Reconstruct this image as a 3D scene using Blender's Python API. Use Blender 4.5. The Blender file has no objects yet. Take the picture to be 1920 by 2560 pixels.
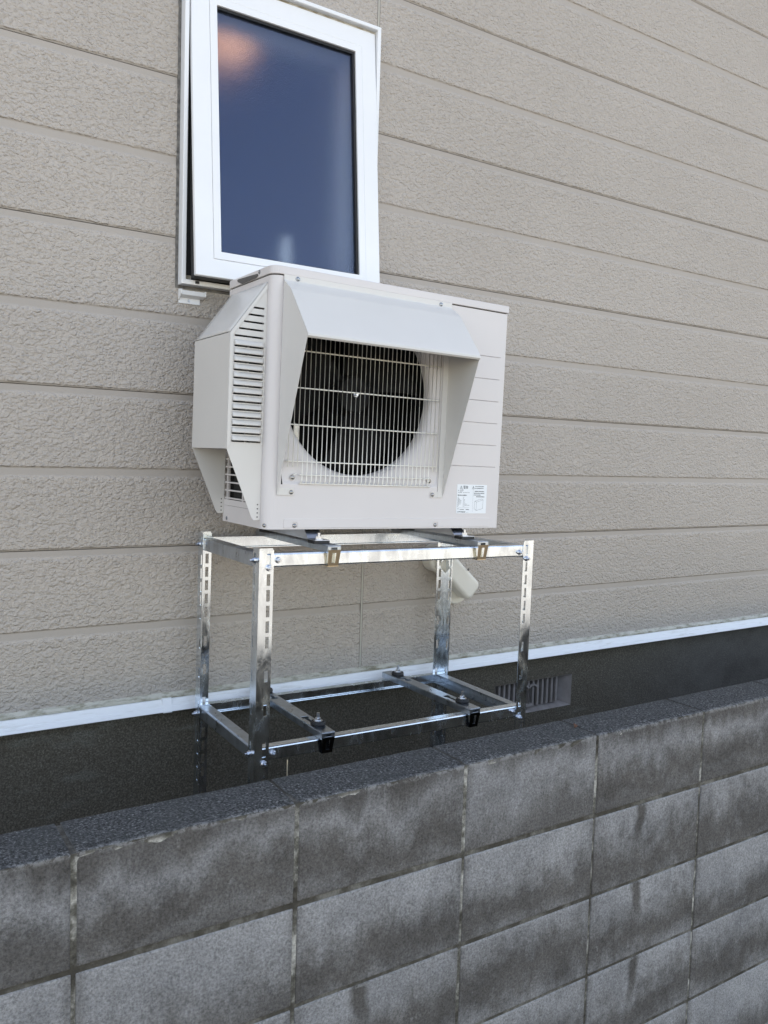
import bpy, bmesh, math, random
from mathutils import Matrix, Vector, noise
R = math.radians
random.seed(7)
scn = bpy.context.scene
col = scn.collection

# ------------------------------------------------------------------ camera
cam = bpy.data.cameras.new('camera'); camo = bpy.data.objects.new('camera', cam); col.objects.link(camo)
cam.sensor_fit = 'HORIZONTAL'; cam.sensor_width = 36.0; cam.lens = 2085.33/1920*36
cam.clip_start = 0.05; cam.clip_end = 2000
YAW, PIT, ROL = 0.575769, -0.069062, 0.030718
f = Vector((math.sin(YAW)*math.cos(PIT), math.cos(YAW)*math.cos(PIT), math.sin(PIT)))
r = Vector((math.cos(YAW), -math.sin(YAW), 0)); u = r.cross(f)
r2 = r*math.cos(ROL) + u*math.sin(ROL); u2 = -r*math.sin(ROL) + u*math.cos(ROL)
M = Matrix((r2, u2, -f)).transposed().to_4x4(); M.translation = (0, -2.43599, 1.42094)
camo.matrix_world = M
scn.camera = camo

# ------------------------------------------------------------------ sky, sun, exposure
SUN_EL, SUN_AZ = R(54), R(12)          # azimuth from +y towards +x (behind the house)
w = bpy.data.worlds.new('World'); scn.world = w; w.use_nodes = True
nt = w.node_tree; bg = nt.nodes['Background']
sky = nt.nodes.new('ShaderNodeTexSky'); sky.sky_type = 'NISHITA'; sky.sun_disc = False
sky.sun_elevation = SUN_EL; sky.sun_rotation = SUN_AZ
sky.air_density = 0.9; sky.dust_density = 0.8; sky.ozone_density = 0.5
tint = nt.nodes.new('ShaderNodeMix'); tint.data_type = 'RGBA'; tint.blend_type = 'MULTIPLY'; tint.inputs['Factor'].default_value = 1.0
nt.links.new(sky.outputs[0], tint.inputs[6]); tint.inputs[7].default_value = (1.27, 1.0, 0.79, 1)   # the photograph's daylight balance
nt.links.new(tint.outputs[2], bg.inputs[0]); bg.inputs[1].default_value = 0.13
sl = bpy.data.lights.new('sun', 'SUN'); sl.energy = 4.2; sl.angle = R(0.5); sl.color = (1.0, 0.93, 0.83)
so = bpy.data.objects.new('sun', sl); col.objects.link(so)
sd = Vector((math.sin(SUN_AZ)*math.cos(SUN_EL), math.cos(SUN_AZ)*math.cos(SUN_EL), math.sin(SUN_EL)))
so.rotation_euler = sd.to_track_quat('Z', 'Y').to_euler(); so.location = (3, 4, 12)
vs = scn.view_settings
vs.view_transform = 'Standard'; vs.look = 'None'; vs.gamma = 1.0; vs.use_curve_mapping = False
vs.exposure = 2.12
scn.cycles.max_bounces = 10; scn.cycles.diffuse_bounces = 4; scn.cycles.glossy_bounces = 5
scn.cycles.transmission_bounces = 8

# ------------------------------------------------------------------ materials
def mat(name, color, rough=0.6, metal=0.0, spec=0.5):
    m = bpy.data.materials.new(name); m.use_nodes = True
    b = m.node_tree.nodes['Principled BSDF']
    b.inputs['Base Color'].default_value = (*color, 1); b.inputs['Roughness'].default_value = rough
    b.inputs['Metallic'].default_value = metal; b.inputs['Specular IOR Level'].default_value = spec
    return m, m.node_tree, b
def N(nt, t, **k):
    n = nt.nodes.new(t)
    for a, v in k.items():
        if a.startswith('i_'): n.inputs[a[2:].replace('_', ' ')].default_value = v
        else: setattr(n, a, v)
    return n
def lk(nt, a, b): nt.links.new(a, b)
def coords(nt, scale=(1, 1, 1), loc=(0, 0, 0)):
    tc = N(nt, 'ShaderNodeTexCoord'); mp = N(nt, 'ShaderNodeMapping')
    mp.inputs['Scale'].default_value = scale; mp.inputs['Location'].default_value = loc
    lk(nt, tc.outputs['Object'], mp.inputs['Vector']); return mp.outputs[0]
def noisen(nt, vec, scale, detail=4, rough=0.55, dist=0.0):
    n = N(nt, 'ShaderNodeTexNoise'); n.inputs['Scale'].default_value = scale
    n.inputs['Detail'].default_value = detail; n.inputs['Roughness'].default_value = rough
    n.inputs['Distortion'].default_value = dist
    lk(nt, vec, n.inputs['Vector']); return n.outputs['Fac']
def ramp(nt, fac, stops):
    n = N(nt, 'ShaderNodeValToRGB'); cr = n.color_ramp
    while len(cr.elements) < len(stops): cr.elements.new(0.5)
    for e, (p, c) in zip(cr.elements, stops):
        e.position = p; e.color = (*c, 1) if isinstance(c, tuple) else (c, c, c, 1)
    lk(nt, fac, n.inputs[0]); return n.outputs[0]
def mix(nt, fac, a, b, mode='MIX'):
    n = N(nt, 'ShaderNodeMix', data_type='RGBA', blend_type=mode)
    for sock, v in ((n.inputs['Factor'], fac), (n.inputs[6], a), (n.inputs[7], b)):
        if hasattr(v, 'is_linked') or isinstance(v, bpy.types.NodeSocket): lk(nt, v, sock)
        elif isinstance(v, tuple): sock.default_value = (*v, 1)
        else: sock.default_value = v
    return n.outputs[2]
def mth(nt, op, a, b=None, c=None, clamp=False):
    n = N(nt, 'ShaderNodeMath', operation=op); n.use_clamp = clamp
    for i, v in enumerate((a, b, c)):
        if v is None: continue
        if isinstance(v, bpy.types.NodeSocket): lk(nt, v, n.inputs[i])
        else: n.inputs[i].default_value = v
    return n.outputs[0]
def sstep(nt, v, a, b, oa=0.0, ob=1.0):
    n = N(nt, 'ShaderNodeMapRange', interpolation_type='SMOOTHSTEP')
    lk(nt, v, n.inputs[0])
    for i, x in enumerate((a, b, oa, ob)): n.inputs[i+1].default_value = x
    return n.outputs[0]
def bump(nt, bsdf, h, strength, dist, prev=None):
    n = N(nt, 'ShaderNodeBump'); n.inputs['Strength'].default_value = strength; n.inputs['Distance'].default_value = dist
    lk(nt, h, n.inputs['Height'])
    if prev is not None: lk(nt, prev, n.inputs['Normal'])
    lk(nt, n.outputs[0], bsdf.inputs['Normal']); return n.outputs[0]
def sepxyz(nt, vec):
    n = N(nt, 'ShaderNodeSeparateXYZ'); lk(nt, vec, n.inputs[0]); return n.outputs

PITCH, ZL, WALLTOP = 0.2275, 2.4910, 5.6
ZD = 0.672                               # bottom of the siding, top of the drip edge
# siding
m_siding, nt, b = mat('siding_paint', (0.47, 0.43, 0.385), 0.72, 0, 0.35)
v = coords(nt); xyz = sepxyz(nt, v)
fz = mth(nt, 'SUBTRACT', ZL, xyz[2]); fz = mth(nt, 'DIVIDE', fz, PITCH); fr = mth(nt, 'FRACT', mth(nt, 'ADD', fz, 20.0))
wob = noisen(nt, coords(nt, (1, 1, 1)), 38, 2, 0.6)
fr2 = mth(nt, 'ADD', fr, mth(nt, 'MULTIPLY', mth(nt, 'SUBTRACT', wob, 0.5), 0.045))
msk = mth(nt, 'MULTIPLY', sstep(nt, fr2, 0.072, 0.115), sstep(nt, fr2, 0.990, 0.968))
wn = N(nt, 'ShaderNodeTexNoise'); wn.inputs['Scale'].default_value = 66; wn.inputs['Detail'].default_value = 3; lk(nt, coords(nt), wn.inputs['Vector'])
sc = N(nt, 'ShaderNodeVectorMath', operation='SCALE'); sc.inputs[3].default_value = 0.030; lk(nt, wn.outputs['Color'], sc.inputs[0])
wv = N(nt, 'ShaderNodeVectorMath', operation='ADD'); lk(nt, coords(nt, (0.80, 1, 1.25)), wv.inputs[0]); lk(nt, sc.outputs[0], wv.inputs[1])
vo = N(nt, 'ShaderNodeTexVoronoi', feature='SMOOTH_F1'); vo.inputs['Scale'].default_value = 92; vo.inputs['Smoothness'].default_value = 0.45
lk(nt, wv.outputs[0], vo.inputs['Vector'])
n1 = noisen(nt, coords(nt, (0.8, 1, 1.2)), 46, 4, 0.65)
n2 = noisen(nt, coords(nt, (1, 1, 1.3), (3, 1, 7)), 16, 2, 0.5)
hh = mth(nt, 'SUBTRACT', mth(nt, 'MULTIPLY', n1, 1.0), mth(nt, 'MULTIPLY', vo.outputs['Distance'], 0.95))
hh = mth(nt, 'ADD', hh, mth(nt, 'MULTIPLY', n2, 0.4))
fine = noisen(nt, coords(nt), 420, 2, 0.6)
hh2 = mth(nt, 'ADD', mth(nt, 'MULTIPLY', hh, msk), mth(nt, 'MULTIPLY', fine, 0.05))
bump(nt, b, hh2, 1.0, 0.0064)
big = noisen(nt, coords(nt, (0.7, 1, 1)), 1.3, 4, 0.6)
c1 = ramp(nt, big, [(0.3, (0.448, 0.405, 0.358)), (0.7, (0.498, 0.452, 0.402))])
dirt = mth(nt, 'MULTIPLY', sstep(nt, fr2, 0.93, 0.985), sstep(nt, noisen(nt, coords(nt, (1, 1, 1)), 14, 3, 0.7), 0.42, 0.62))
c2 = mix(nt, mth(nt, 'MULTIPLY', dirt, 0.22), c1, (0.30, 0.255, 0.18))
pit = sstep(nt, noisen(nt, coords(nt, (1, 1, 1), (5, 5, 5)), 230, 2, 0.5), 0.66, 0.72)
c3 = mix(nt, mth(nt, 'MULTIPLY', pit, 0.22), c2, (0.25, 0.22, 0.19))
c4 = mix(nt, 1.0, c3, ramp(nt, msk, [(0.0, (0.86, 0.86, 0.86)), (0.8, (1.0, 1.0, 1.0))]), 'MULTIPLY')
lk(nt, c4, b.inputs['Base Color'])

m_caulk, _, _ = mat('sealant', (0.42, 0.40, 0.345), 0.6)
m_caulk_dark, nt, b = mat('old_sealant', (0.13, 0.12, 0.11), 0.8)
lk(nt, ramp(nt, noisen(nt, coords(nt), 60, 4), [(0.35, (0.09, 0.085, 0.08)), (0.65, (0.21, 0.2, 0.18))]), b.inputs['Base Color'])
m_vinyl, nt, b = mat('white_vinyl', (0.82, 0.83, 0.84), 0.35)
lk(nt, ramp(nt, noisen(nt, coords(nt), 5, 4), [(0.3, (0.80, 0.81, 0.82)), (0.7, (0.84, 0.85, 0.86))]), b.inputs['Base Color'])
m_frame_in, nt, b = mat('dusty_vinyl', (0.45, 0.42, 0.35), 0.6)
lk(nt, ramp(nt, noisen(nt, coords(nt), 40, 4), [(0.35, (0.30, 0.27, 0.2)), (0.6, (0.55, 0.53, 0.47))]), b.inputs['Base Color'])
m_black, _, _ = mat('black_rubber', (0.012, 0.012, 0.013), 0.55)
m_drip, nt, b = mat('drip_edge_paint', (0.88, 0.89, 0.90), 0.3)
dn = noisen(nt, coords(nt, (0.3, 1, 3)), 30, 5, 0.7)
lk(nt, ramp(nt, dn, [(0.32, (0.74, 0.74, 0.72)), (0.46, (0.90, 0.91, 0.92))]), b.inputs['Base Color'])
m_dripc, nt, b = mat('cream_lip', (0.55, 0.53, 0.44), 0.6)
dn = noisen(nt, coords(nt, (0.4, 1, 1)), 50, 5, 0.7)
lk(nt, ramp(nt, dn, [(0.35, (0.24, 0.22, 0.15)), (0.55, (0.56, 0.54, 0.46))]), b.inputs['Base Color'])

# concrete
def concrete(name, dark, light, top=False):
    m, nt, b = mat(name, light, 0.92, 0, 0.25)
    v = coords(nt); xyz = sepxyz(nt, v)
    sp = noisen(nt, coords(nt), 330, 3, 0.7)
    sp2 = noisen(nt, coords(nt), 120, 4, 0.75)
    mot = noisen(nt, coords(nt, (1, 1, 1.2)), 7, 5, 0.6)
    return m, nt, b, xyz, sp, sp2, mot
ZT, YB, BX0 = 0.7704, -1.0907, 0.3024
m_block, nt, b, xyz, sp, sp2, mot = concrete('block_concrete', None, (0.25, 0.25, 0.25))
fz = mth(nt, 'FRACT', mth(nt, 'ADD', mth(nt, 'DIVIDE', mth(nt, 'SUBTRACT', ZT, xyz[2]), 0.2), 10.0))  # 0 top of course .. 1 bottom
row = mth(nt, 'GREATER_THAN', xyz[2], ZT-0.2)
fx = mth(nt, 'FRACT', mth(nt, 'ADD', mth(nt, 'DIVIDE', mth(nt, 'SUBTRACT', xyz[0], BX0), 0.4), 10.0))
wnz = N(nt, 'ShaderNodeTexWhiteNoise', noise_dimensions='2D'); cxy = N(nt, 'ShaderNodeCombineXYZ')
lk(nt, mth(nt, 'FLOOR', mth(nt, 'DIVIDE', mth(nt, 'SUBTRACT', xyz[0], BX0), 0.4)), cxy.inputs[0]); lk(nt, mth(nt, 'FLOOR', mth(nt, 'DIVIDE', mth(nt, 'SUBTRACT', ZT, xyz[2]), 0.2)), cxy.inputs[1])
lk(nt, cxy.outputs[0], wnz.inputs['Vector']); rnd = wnz.outputs['Value']
low = noisen(nt, coords(nt, (1, 1, 1.0)), 3.1, 4, 0.6)
drag = noisen(nt, coords(nt, (1, 1, 0.22), (9, 0, 0)), 13, 5, 0.7)
clot = noisen(nt, coords(nt, (1, 1, 0.8), (4, 0, 2)), 34, 5, 0.75)
pos = mth(nt, 'ADD', fz, mth(nt, 'MULTIPLY', mth(nt, 'SUBTRACT', low, 0.5), 1.25))
pos = mth(nt, 'ADD', pos, mth(nt, 'MULTIPLY', mth(nt, 'SUBTRACT', drag, 0.5), 0.7))
pos = mth(nt, 'ADD', pos, mth(nt, 'MULTIPLY', mth(nt, 'SUBTRACT', clot, 0.5), 0.7))
pos = mth(nt, 'ADD', pos, mth(nt, 'MULTIPLY', mth(nt, 'SUBTRACT', rnd, 0.5), 0.30))
band = mth(nt, 'MULTIPLY', sstep(nt, pos, 0.12, 0.78), sstep(nt, pos, 1.35, 0.75, 0.25, 1.0))
band = mth(nt, 'MULTIPLY', band, sstep(nt, rnd, -0.3, 0.7, 0.8, 1.0))
tpz = mth(nt, 'ADD', fz, mth(nt, 'ADD', mth(nt, 'MULTIPLY', mth(nt, 'SUBTRACT', drag, 0.5), 0.7), mth(nt, 'MULTIPLY', mth(nt, 'SUBTRACT', low, 0.5), 0.8)))
capd = mth(nt, 'MULTIPLY', row, mth(nt, 'MAXIMUM', sstep(nt, tpz, 0.42, 0.0), sstep(nt, tpz, 0.55, 1.0, 0, 0.9)))
strk = mth(nt, 'MULTIPLY', sstep(nt, noisen(nt, coords(nt, (1, 1, 0.04), (2.3, 0, 0)), 5.5, 4, 0.6), 0.56, 0.74), sstep(nt, drag, 0.3, 0.6, 0.3, 0.85))
fxd = mth(nt, 'MINIMUM', fx, mth(nt, 'SUBTRACT', 1.0, fx))
jnt = sstep(nt, mth(nt, 'ADD', fxd, mth(nt, 'MULTIPLY', mth(nt, 'SUBTRACT', clot, 0.5), 0.08)), 0.07, 0.015, 0, 0.45)
stain = mth(nt, 'MAXIMUM', mth(nt, 'MAXIMUM', mth(nt, 'MAXIMUM', band, capd), strk), jnt)
# drip runs that start at the joints
wob_ = mth(nt, 'MULTIPLY', mth(nt, 'SUBTRACT', noisen(nt, coords(nt, (0.1, 1, 1)), 9, 3, 0.6), 0.5), 0.07)
for dx_, dw_, z1_ in ((1.668, 0.026, 0.60), (2.43, 0.030, 0.45), (0.86, 0.030, 0.42), (-0.55, 0.03, 0.6), (3.6, 0.03, 0.6)):
    ds_ = mth(nt, 'ABSOLUTE', mth(nt, 'ADD', mth(nt, 'SUBTRACT', xyz[0], dx_), wob_))
    dm_ = mth(nt, 'MULTIPLY', sstep(nt, ds_, dw_, dw_*0.25), sstep(nt, xyz[2], z1_+0.02, z1_-0.02))
    dm_ = mth(nt, 'MULTIPLY', dm_, sstep(nt, fz, 0.95, 0.15, 0.35, 1.0))
    stain = mth(nt, 'MAXIMUM', stain, dm_)
base = ramp(nt, mot, [(0.25, (0.205, 0.205, 0.208)), (0.75, (0.35, 0.35, 0.352))])
dk = ramp(nt, mot, [(0.25, (0.052, 0.047, 0.041)), (0.75, (0.098, 0.090, 0.080))])
c = mix(nt, mth(nt, 'MULTIPLY', stain, 0.88), base, dk)
edge = mth(nt, 'MULTIPLY', mth(nt, 'MULTIPLY', sstep(nt, fz, 0.055, 0.035), mth(nt, 'SUBTRACT', 1.0, row)), sstep(nt, clot, 0.42, 0.60))
c = mix(nt, mth(nt, 'MULTIPLY', edge, 0.5), c, (0.34, 0.34, 0.33))
grain = ramp(nt, noisen(nt, coords(nt), 190, 4, 0.8), [(0.36, 0.60), (0.5, 0.97), (0.66, 1.32)])
c = mix(nt, 1.0, c, grain, 'MULTIPLY')
pits = sstep(nt, sp, 0.36, 0.30)
c = mix(nt, mth(nt, 'MULTIPLY', pits, 0.55), c, (0.03, 0.03, 0.03))
salt = sstep(nt, noisen(nt, coords(nt, (1, 1, 0.5), (7, 1, 3)), 20, 5, 0.8), 0.62, 0.74)
c = mix(nt, mth(nt, 'MULTIPLY', salt, 0.35), c, (0.42, 0.42, 0.42))
# mossy, weather-blackened top face and worn pale arris
geo = N(nt, 'ShaderNodeNewGeometry'); nz = sepxyz(nt, geo.outputs['Normal'])[2]
topm = mth(nt, 'MULTIPLY', sstep(nt, nz, 0.35, 0.8), mth(nt, 'GREATER_THAN', xyz[2], ZT-0.03))
tg = ramp(nt, noisen(nt, coords(nt), 210, 4, 0.75), [(0.38, (0.022, 0.022, 0.0215)), (0.50, (0.068, 0.070, 0.070)), (0.60, (0.135, 0.138, 0.137)), (0.70, (0.38, 0.38, 0.37))])
tg2 = mix(nt, sstep(nt, noisen(nt, coords(nt), 9, 4), 0.45, 0.65), tg, (0.062, 0.066, 0.062), 'MIX')
tg3 = mix(nt, 0.35, tg, tg2)
c = mix(nt, topm, c, tg3)
ar = mth(nt, 'MULTIPLY', mth(nt, 'MULTIPLY', sstep(nt, xyz[2], ZT-0.013, ZT-0.006), sstep(nt, xyz[1], YB+0.014, YB+0.005)),
         sstep(nt, noisen(nt, coords(nt, (1, 1, 1)), 75, 4, 0.8), 0.44, 0.56))
c = mix(nt, mth(nt, 'MULTIPLY', ar, 0.5), c, (0.32, 0.32, 0.315))
lk(nt, c, b.inputs['Base Color'])
bump(nt, b, mth(nt, 'ADD', sp2, mth(nt, 'MULTIPLY', sp, 0.6)), 0.9, 0.0032)
m_mortar, nt, b, xyz, sp, sp2, mot = concrete('mortar', None, (0.3, 0.29, 0.26))
c = ramp(nt, noisen(nt, coords(nt, (1, 1, 1)), 11, 5, 0.7), [(0.36, (0.05, 0.045, 0.037)), (0.48, (0.13, 0.125, 0.105)), (0.60, (0.46, 0.45, 0.41))])
c = mix(nt, 1.0, c, ramp(nt, sp2, [(0.3, 0.5), (0.7, 1.3)]), 'MULTIPLY')
mz = mth(nt, 'FRACT', mth(nt, 'ADD', mth(nt, 'DIVIDE', mth(nt, 'SUBTRACT', ZT, xyz[2]), 0.2), 10.5))
hz_ = sstep(nt, mth(nt, 'ABSOLUTE', mth(nt, 'SUBTRACT', mz, 0.5)), 0.06, 0.03)
c = mix(nt, mth(nt, 'MULTIPLY', hz_, 0.72), c, (0.055, 0.050, 0.040))
lk(nt, c, b.inputs['Base Color']); bump(nt, b, sp2, 0.8, 0.003)
m_found, nt, b, xyz, sp, sp2, mot = concrete('foundation_concrete', None, (0.06, 0.06, 0.055))
b.inputs['Specular IOR Level'].default_value = 0.05; b.inputs['Roughness'].default_value = 1.0
c = ramp(nt, noisen(nt, coords(nt), 190, 4, 0.8), [(0.34, (0.070, 0.061, 0.046)), (0.53, (0.130, 0.115, 0.088)), (0.70, (0.27, 0.25, 0.20))])
lich = sstep(nt, mth(nt, 'ADD', noisen(nt, coords(nt, (0.45, 1, 1.9)), 5, 5, 0.7), mth(nt, 'MULTIPLY', xyz[0], -0.035)), 0.50, 0.66)
c2 = ramp(nt, noisen(nt, coords(nt), 260, 3, 0.8), [(0.35, (0.04, 0.038, 0.032)), (0.62, (0.34, 0.33, 0.28))])
c = mix(nt, mth(nt, 'MULTIPLY', lich, 0.75), c, c2)
pale = sstep(nt, xyz[0], 2.5, 3.6, 0, 0.55)
c = mix(nt, pale, c, ramp(nt, mot, [(0.3, (0.085, 0.084, 0.085)), (0.7, (0.16, 0.158, 0.15))]))
lk(nt, c, b.inputs['Base Color']); bump(nt, b, sp2, 0.8, 0.003)

# painted steel of the outdoor unit
def paint(name, c, rough=0.38):
    m, nt, b = mat(name, c, rough, 0, 0.5)
    n = noisen(nt, coords(nt), 380, 2, 0.5); bump(nt, b, n, 0.10, 0.0006)
    d = noisen(nt, coords(nt), 6, 4, 0.6)
    lk(nt, ramp(nt, d, [(0.3, tuple(x*0.97 for x in c)), (0.7, c)]), b.inputs['Base Color'])
    return m
m_ac = paint('ivory_enamel', (0.665, 0.635, 0.625))
m_hood = paint('hood_enamel', (0.66, 0.645, 0.615), 0.33)
m_wire = paint('grille_coating', (0.86, 0.84, 0.77), 0.35)
m_dark, _, _ = mat('fan_plastic', (0.009, 0.009, 0.0095), 0.65, 0, 0.13)
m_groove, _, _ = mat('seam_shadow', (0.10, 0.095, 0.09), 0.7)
m_gap, _, _ = mat('dark_gap', (0.20, 0.185, 0.165), 0.8)
m_coil, nt, b = mat('coil_fins', (0.02, 0.02, 0.02), 0.5, 0.4)
m_label, _, _ = mat('label_paper', (0.80, 0.83, 0.85), 0.4)
m_ink, _, _ = mat('label_ink', (0.10, 0.11, 0.12), 0.6)
m_zink, nt, b = mat('zinc_screw', (0.62, 0.64, 0.68), 0.28, 1.0)
m_screw, _, _ = mat('panel_screw', (0.30, 0.31, 0.33), 0.25, 1.0)
# galvanised steel
def galv(name, c, r0, r1, seedz=0.0):
    m, nt, b = mat(name, c, 0.25, 1.0)
    sm = noisen(nt, coords(nt, (1, 1, 0.45), (seedz, 0, 0)), 26, 5, 0.65, 0.6)
    fl = noisen(nt, coords(nt, (1, 1, 1), (seedz, 2, 0)), 9, 3, 0.5)
    lk(nt, ramp(nt, sm, [(0.3, tuple(x*0.70 for x in c)), (0.6, c)]), b.inputs['Base Color'])
    rr = sstep(nt, sm, 0.3, 0.75, r0, r1); lk(nt, rr, b.inputs['Roughness'])
    dr = noisen(nt, coords(nt, (1.2, 1.2, 1)), 42, 4, 0.7, 1.2)
    h = mth(nt, 'ADD', mth(nt, 'MULTIPLY', fl, 1.6), mth(nt, 'MULTIPLY', sstep(nt, dr, 0.56, 0.78), 0.35))
    bump(nt, b, h, 0.22, 0.0011)
    return m
m_galv = galv('galvanised_steel', (0.86, 0.92, 0.98), 0.13, 0.32)
m_galv2 = galv('galvanised_rail', (0.56, 0.61, 0.67), 0.26, 0.42, 5)
m_brass, _, _ = mat('chromated_clip', (0.60, 0.48, 0.32), 0.3, 1.0)
m_clipblack, _, _ = mat('dark_clip', (0.05, 0.05, 0.05), 0.2, 1.0)
m_cover, nt, b = mat('duct_plastic', (0.60, 0.575, 0.50), 0.38)
lk(nt, ramp(nt, noisen(nt, coords(nt), 9, 4), [(0.35, (0.64, 0.62, 0.55)), (0.65, (0.71, 0.69, 0.62))]), b.inputs['Base Color'])
m_vent, nt, b = mat('vent_plastic', (0.3, 0.28, 0.28), 0.6)
lk(nt, ramp(nt, noisen(nt, coords(nt), 30, 4), [(0.3, (0.235, 0.212, 0.195)), (0.7, (0.33, 0.30, 0.28))]), b.inputs['Base Color'])
m_asph, nt, b = mat('asphalt', (0.05, 0.05, 0.05), 0.9)
lk(nt, ramp(nt, noisen(nt, coords(nt), 180, 3, 0.8), [(0.3, 0.02), (0.7, 0.10)]), b.inputs['Base Color'])
m_ground, nt, b = mat('pale_gravel', (0.42, 0.38, 0.31), 0.95)
lk(nt, ramp(nt, noisen(nt, coords(nt), 3, 6, 0.8), [(0.3, (0.13, 0.123, 0.112)), (0.7, (0.20, 0.192, 0.176))]), b.inputs['Base Color'])
m_soil, nt, b = mat('yard_soil', (0.05, 0.045, 0.035), 0.95)
lk(nt, ramp(nt, noisen(nt, coords(nt), 60, 5, 0.8), [(0.3, (0.02, 0.018, 0.015)), (0.7, (0.09, 0.08, 0.06))]), b.inputs['Base Color'])
m_roof, _, _ = mat('roof_metal', (0.06, 0.06, 0.065), 0.5)
m_room, _, _ = mat('room_wall', (0.26, 0.29, 0.36), 0.9)
m_leaf, _, _ = mat('dead_leaf', (0.09, 0.04, 0.022), 0.8)
m_straw, _, _ = mat('dry_straw', (0.42, 0.36, 0.25), 0.8)
m_glass, nt, b = mat('frosted_glass', (0.82, 0.90, 1.0), 0.28)
b.inputs['Transmission Weight'].default_value = 1.0; b.inputs['IOR'].default_value = 1.52
b.inputs['Roughness'].default_value = 0.27
b.inputs['Coat Weight'].default_value = 0.0; b.inputs['Specular Tint'].default_value = (0.74, 0.95, 1.65, 1); b.inputs['Coat Roughness'].default_value = 0.10; b.inputs['Coat IOR'].default_value = 1.45
b.inputs['Coat Tint'].default_value = (1, 1, 1, 1)
bump(nt, b, noisen(nt, coords(nt), 330, 2, 0.6), 0.5, 0.0016)
m_lamp = bpy.data.materials.new('warm_lamp'); m_lamp.use_nodes = True
nt = m_lamp.node_tree; nt.nodes.clear(); e = nt.nodes.new('ShaderNodeEmission'); o = nt.nodes.new('ShaderNodeOutputMaterial')
e.inputs[0].default_value = (1.0, 0.48, 0.24, 1); e.inputs[1].default_value = 0.24; nt.links.new(e.outputs[0], o.inputs[0])

# ------------------------------------------------------------------ mesh helpers
def newbm(): return bmesh.new()
def link(name, bm, m, parent=None, smooth=False, bevel=0.0, mx=None, segs=2):
    me = bpy.data.meshes.new(name)
    bmesh.ops.recalc_face_normals(bm, faces=bm.faces)
    if mx is not None: bm.transform(mx)
    bm.to_mesh(me); bm.free()
    ms = m if isinstance(m, (list, tuple)) else [m]
    for q in ms: me.materials.append(q)
    if smooth:
        for p in me.polygons: p.use_smooth = True
    o = bpy.data.objects.new(name, me); col.objects.link(o)
    if parent is not None: o.parent = parent
    if bevel > 0:
        bv = o.modifiers.new('bevel', 'BEVEL'); bv.width = bevel; bv.segments = segs; bv.limit_method = 'ANGLE'; bv.angle_limit = R(40)
    return o
def tag(o, label=None, cat=None, group=None, kind=None):
    if label: o['label'] = label
    if cat: o['category'] = cat
    if group: o['group'] = group
    if kind: o['kind'] = kind
    return o
def empty(name, loc=(0, 0, 0), rot=(0, 0, 0)):
    o = bpy.data.objects.new(name, None); o.empty_display_size = 0.1
    col.objects.link(o); o.location = loc; o.rotation_euler = rot; return o
def box(bm, x0, x1, y0, y1, z0, z1, mi=0):
    vs = [bm.verts.new((x, y, z)) for x in (x0, x1) for y in (y0, y1) for z in (z0, z1)]
    for a in ((0, 1, 3, 2), (4, 6, 7, 5), (0, 4, 5, 1), (2, 3, 7, 6), (0, 2, 6, 4), (1, 5, 7, 3)):
        fc = bm.faces.new([vs[i] for i in a]); fc.material_index = mi
    return vs
def prism(bm, pts, d0, d1, fn, mi=0):
    """pts 2-D outline, extruded from d0 to d1, fn(a,b,d)->xyz"""
    A = [bm.verts.new(fn(a, b, d0)) for a, b in pts]; B = [bm.verts.new(fn(a, b, d1)) for a, b in pts]
    n = len(pts)
    fs = [bm.faces.new(A), bm.faces.new(B[::-1])]
    for i in range(n): fs.append(bm.faces.new((A[i], B[i], B[(i+1) % n], A[(i+1) % n])))
    for q in fs: q.material_index = mi
XZ = lambda a, b, d: (a, d, b)     # outline in x,z ; depth along y
YZ = lambda a, b, d: (d, a, b)     # outline in y,z ; depth along x
XY = lambda a, b, d: (a, b, d)     # outline in x,y ; depth along z
def cells(bm, As, Bs, hole, d0, d1, fn):
    na, nb = len(As)-1, len(Bs)-1; cache = {}
    def V(i, j, k):
        q = (i, j, k)
        if q not in cache: cache[q] = bm.verts.new(fn(As[i], Bs[j], (d0, d1)[k]))
        return cache[q]
    solid = [[not hole((As[i]+As[i+1])/2, (Bs[j]+Bs[j+1])/2) for j in range(nb)] for i in range(na)]
    for i in range(na):
        for j in range(nb):
            if not solid[i][j]: continue
            bm.faces.new((V(i, j, 0), V(i+1, j, 0), V(i+1, j+1, 0), V(i, j+1, 0)))
            bm.faces.new((V(i, j, 1), V(i, j+1, 1), V(i+1, j+1, 1), V(i+1, j, 1)))
            for di, dj, a, c in ((-1, 0, (i, j), (i, j+1)), (1, 0, (i+1, j), (i+1, j+1)), (0, -1, (i, j), (i+1, j)), (0, 1, (i, j+1), (i+1, j+1))):
                ii, jj = i+di, j+dj
                if 0 <= ii < na and 0 <= jj < nb and solid[ii][jj]: continue
                bm.faces.new((V(*a, 0), V(*c, 0), V(*c, 1), V(*a, 1)))
def cyl(bm, c, axis, rad, length, n=16, r2=None, mi=0):
    """solid cylinder from c along axis"""
    ax = Vector(axis).normalized(); q = ax.to_track_quat('Z', 'Y'); c = Vector(c); r2 = rad if r2 is None else r2
    A = [bm.verts.new(c + q @ Vector((rad*math.cos(t), rad*math.sin(t), 0))) for t in [2*math.pi*i/n for i in range(n)]]
    B = [bm.verts.new(c + q @ Vector((r2*math.cos(t), r2*math.sin(t), length))) for t in [2*math.pi*i/n for i in range(n)]]
    fs = [bm.faces.new(A[::-1]), bm.faces.new(B)]
    for i in range(n): fs.append(bm.faces.new((A[i], A[(i+1) % n], B[(i+1) % n], B[i])))
    for z in fs: z.material_index = mi
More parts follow.
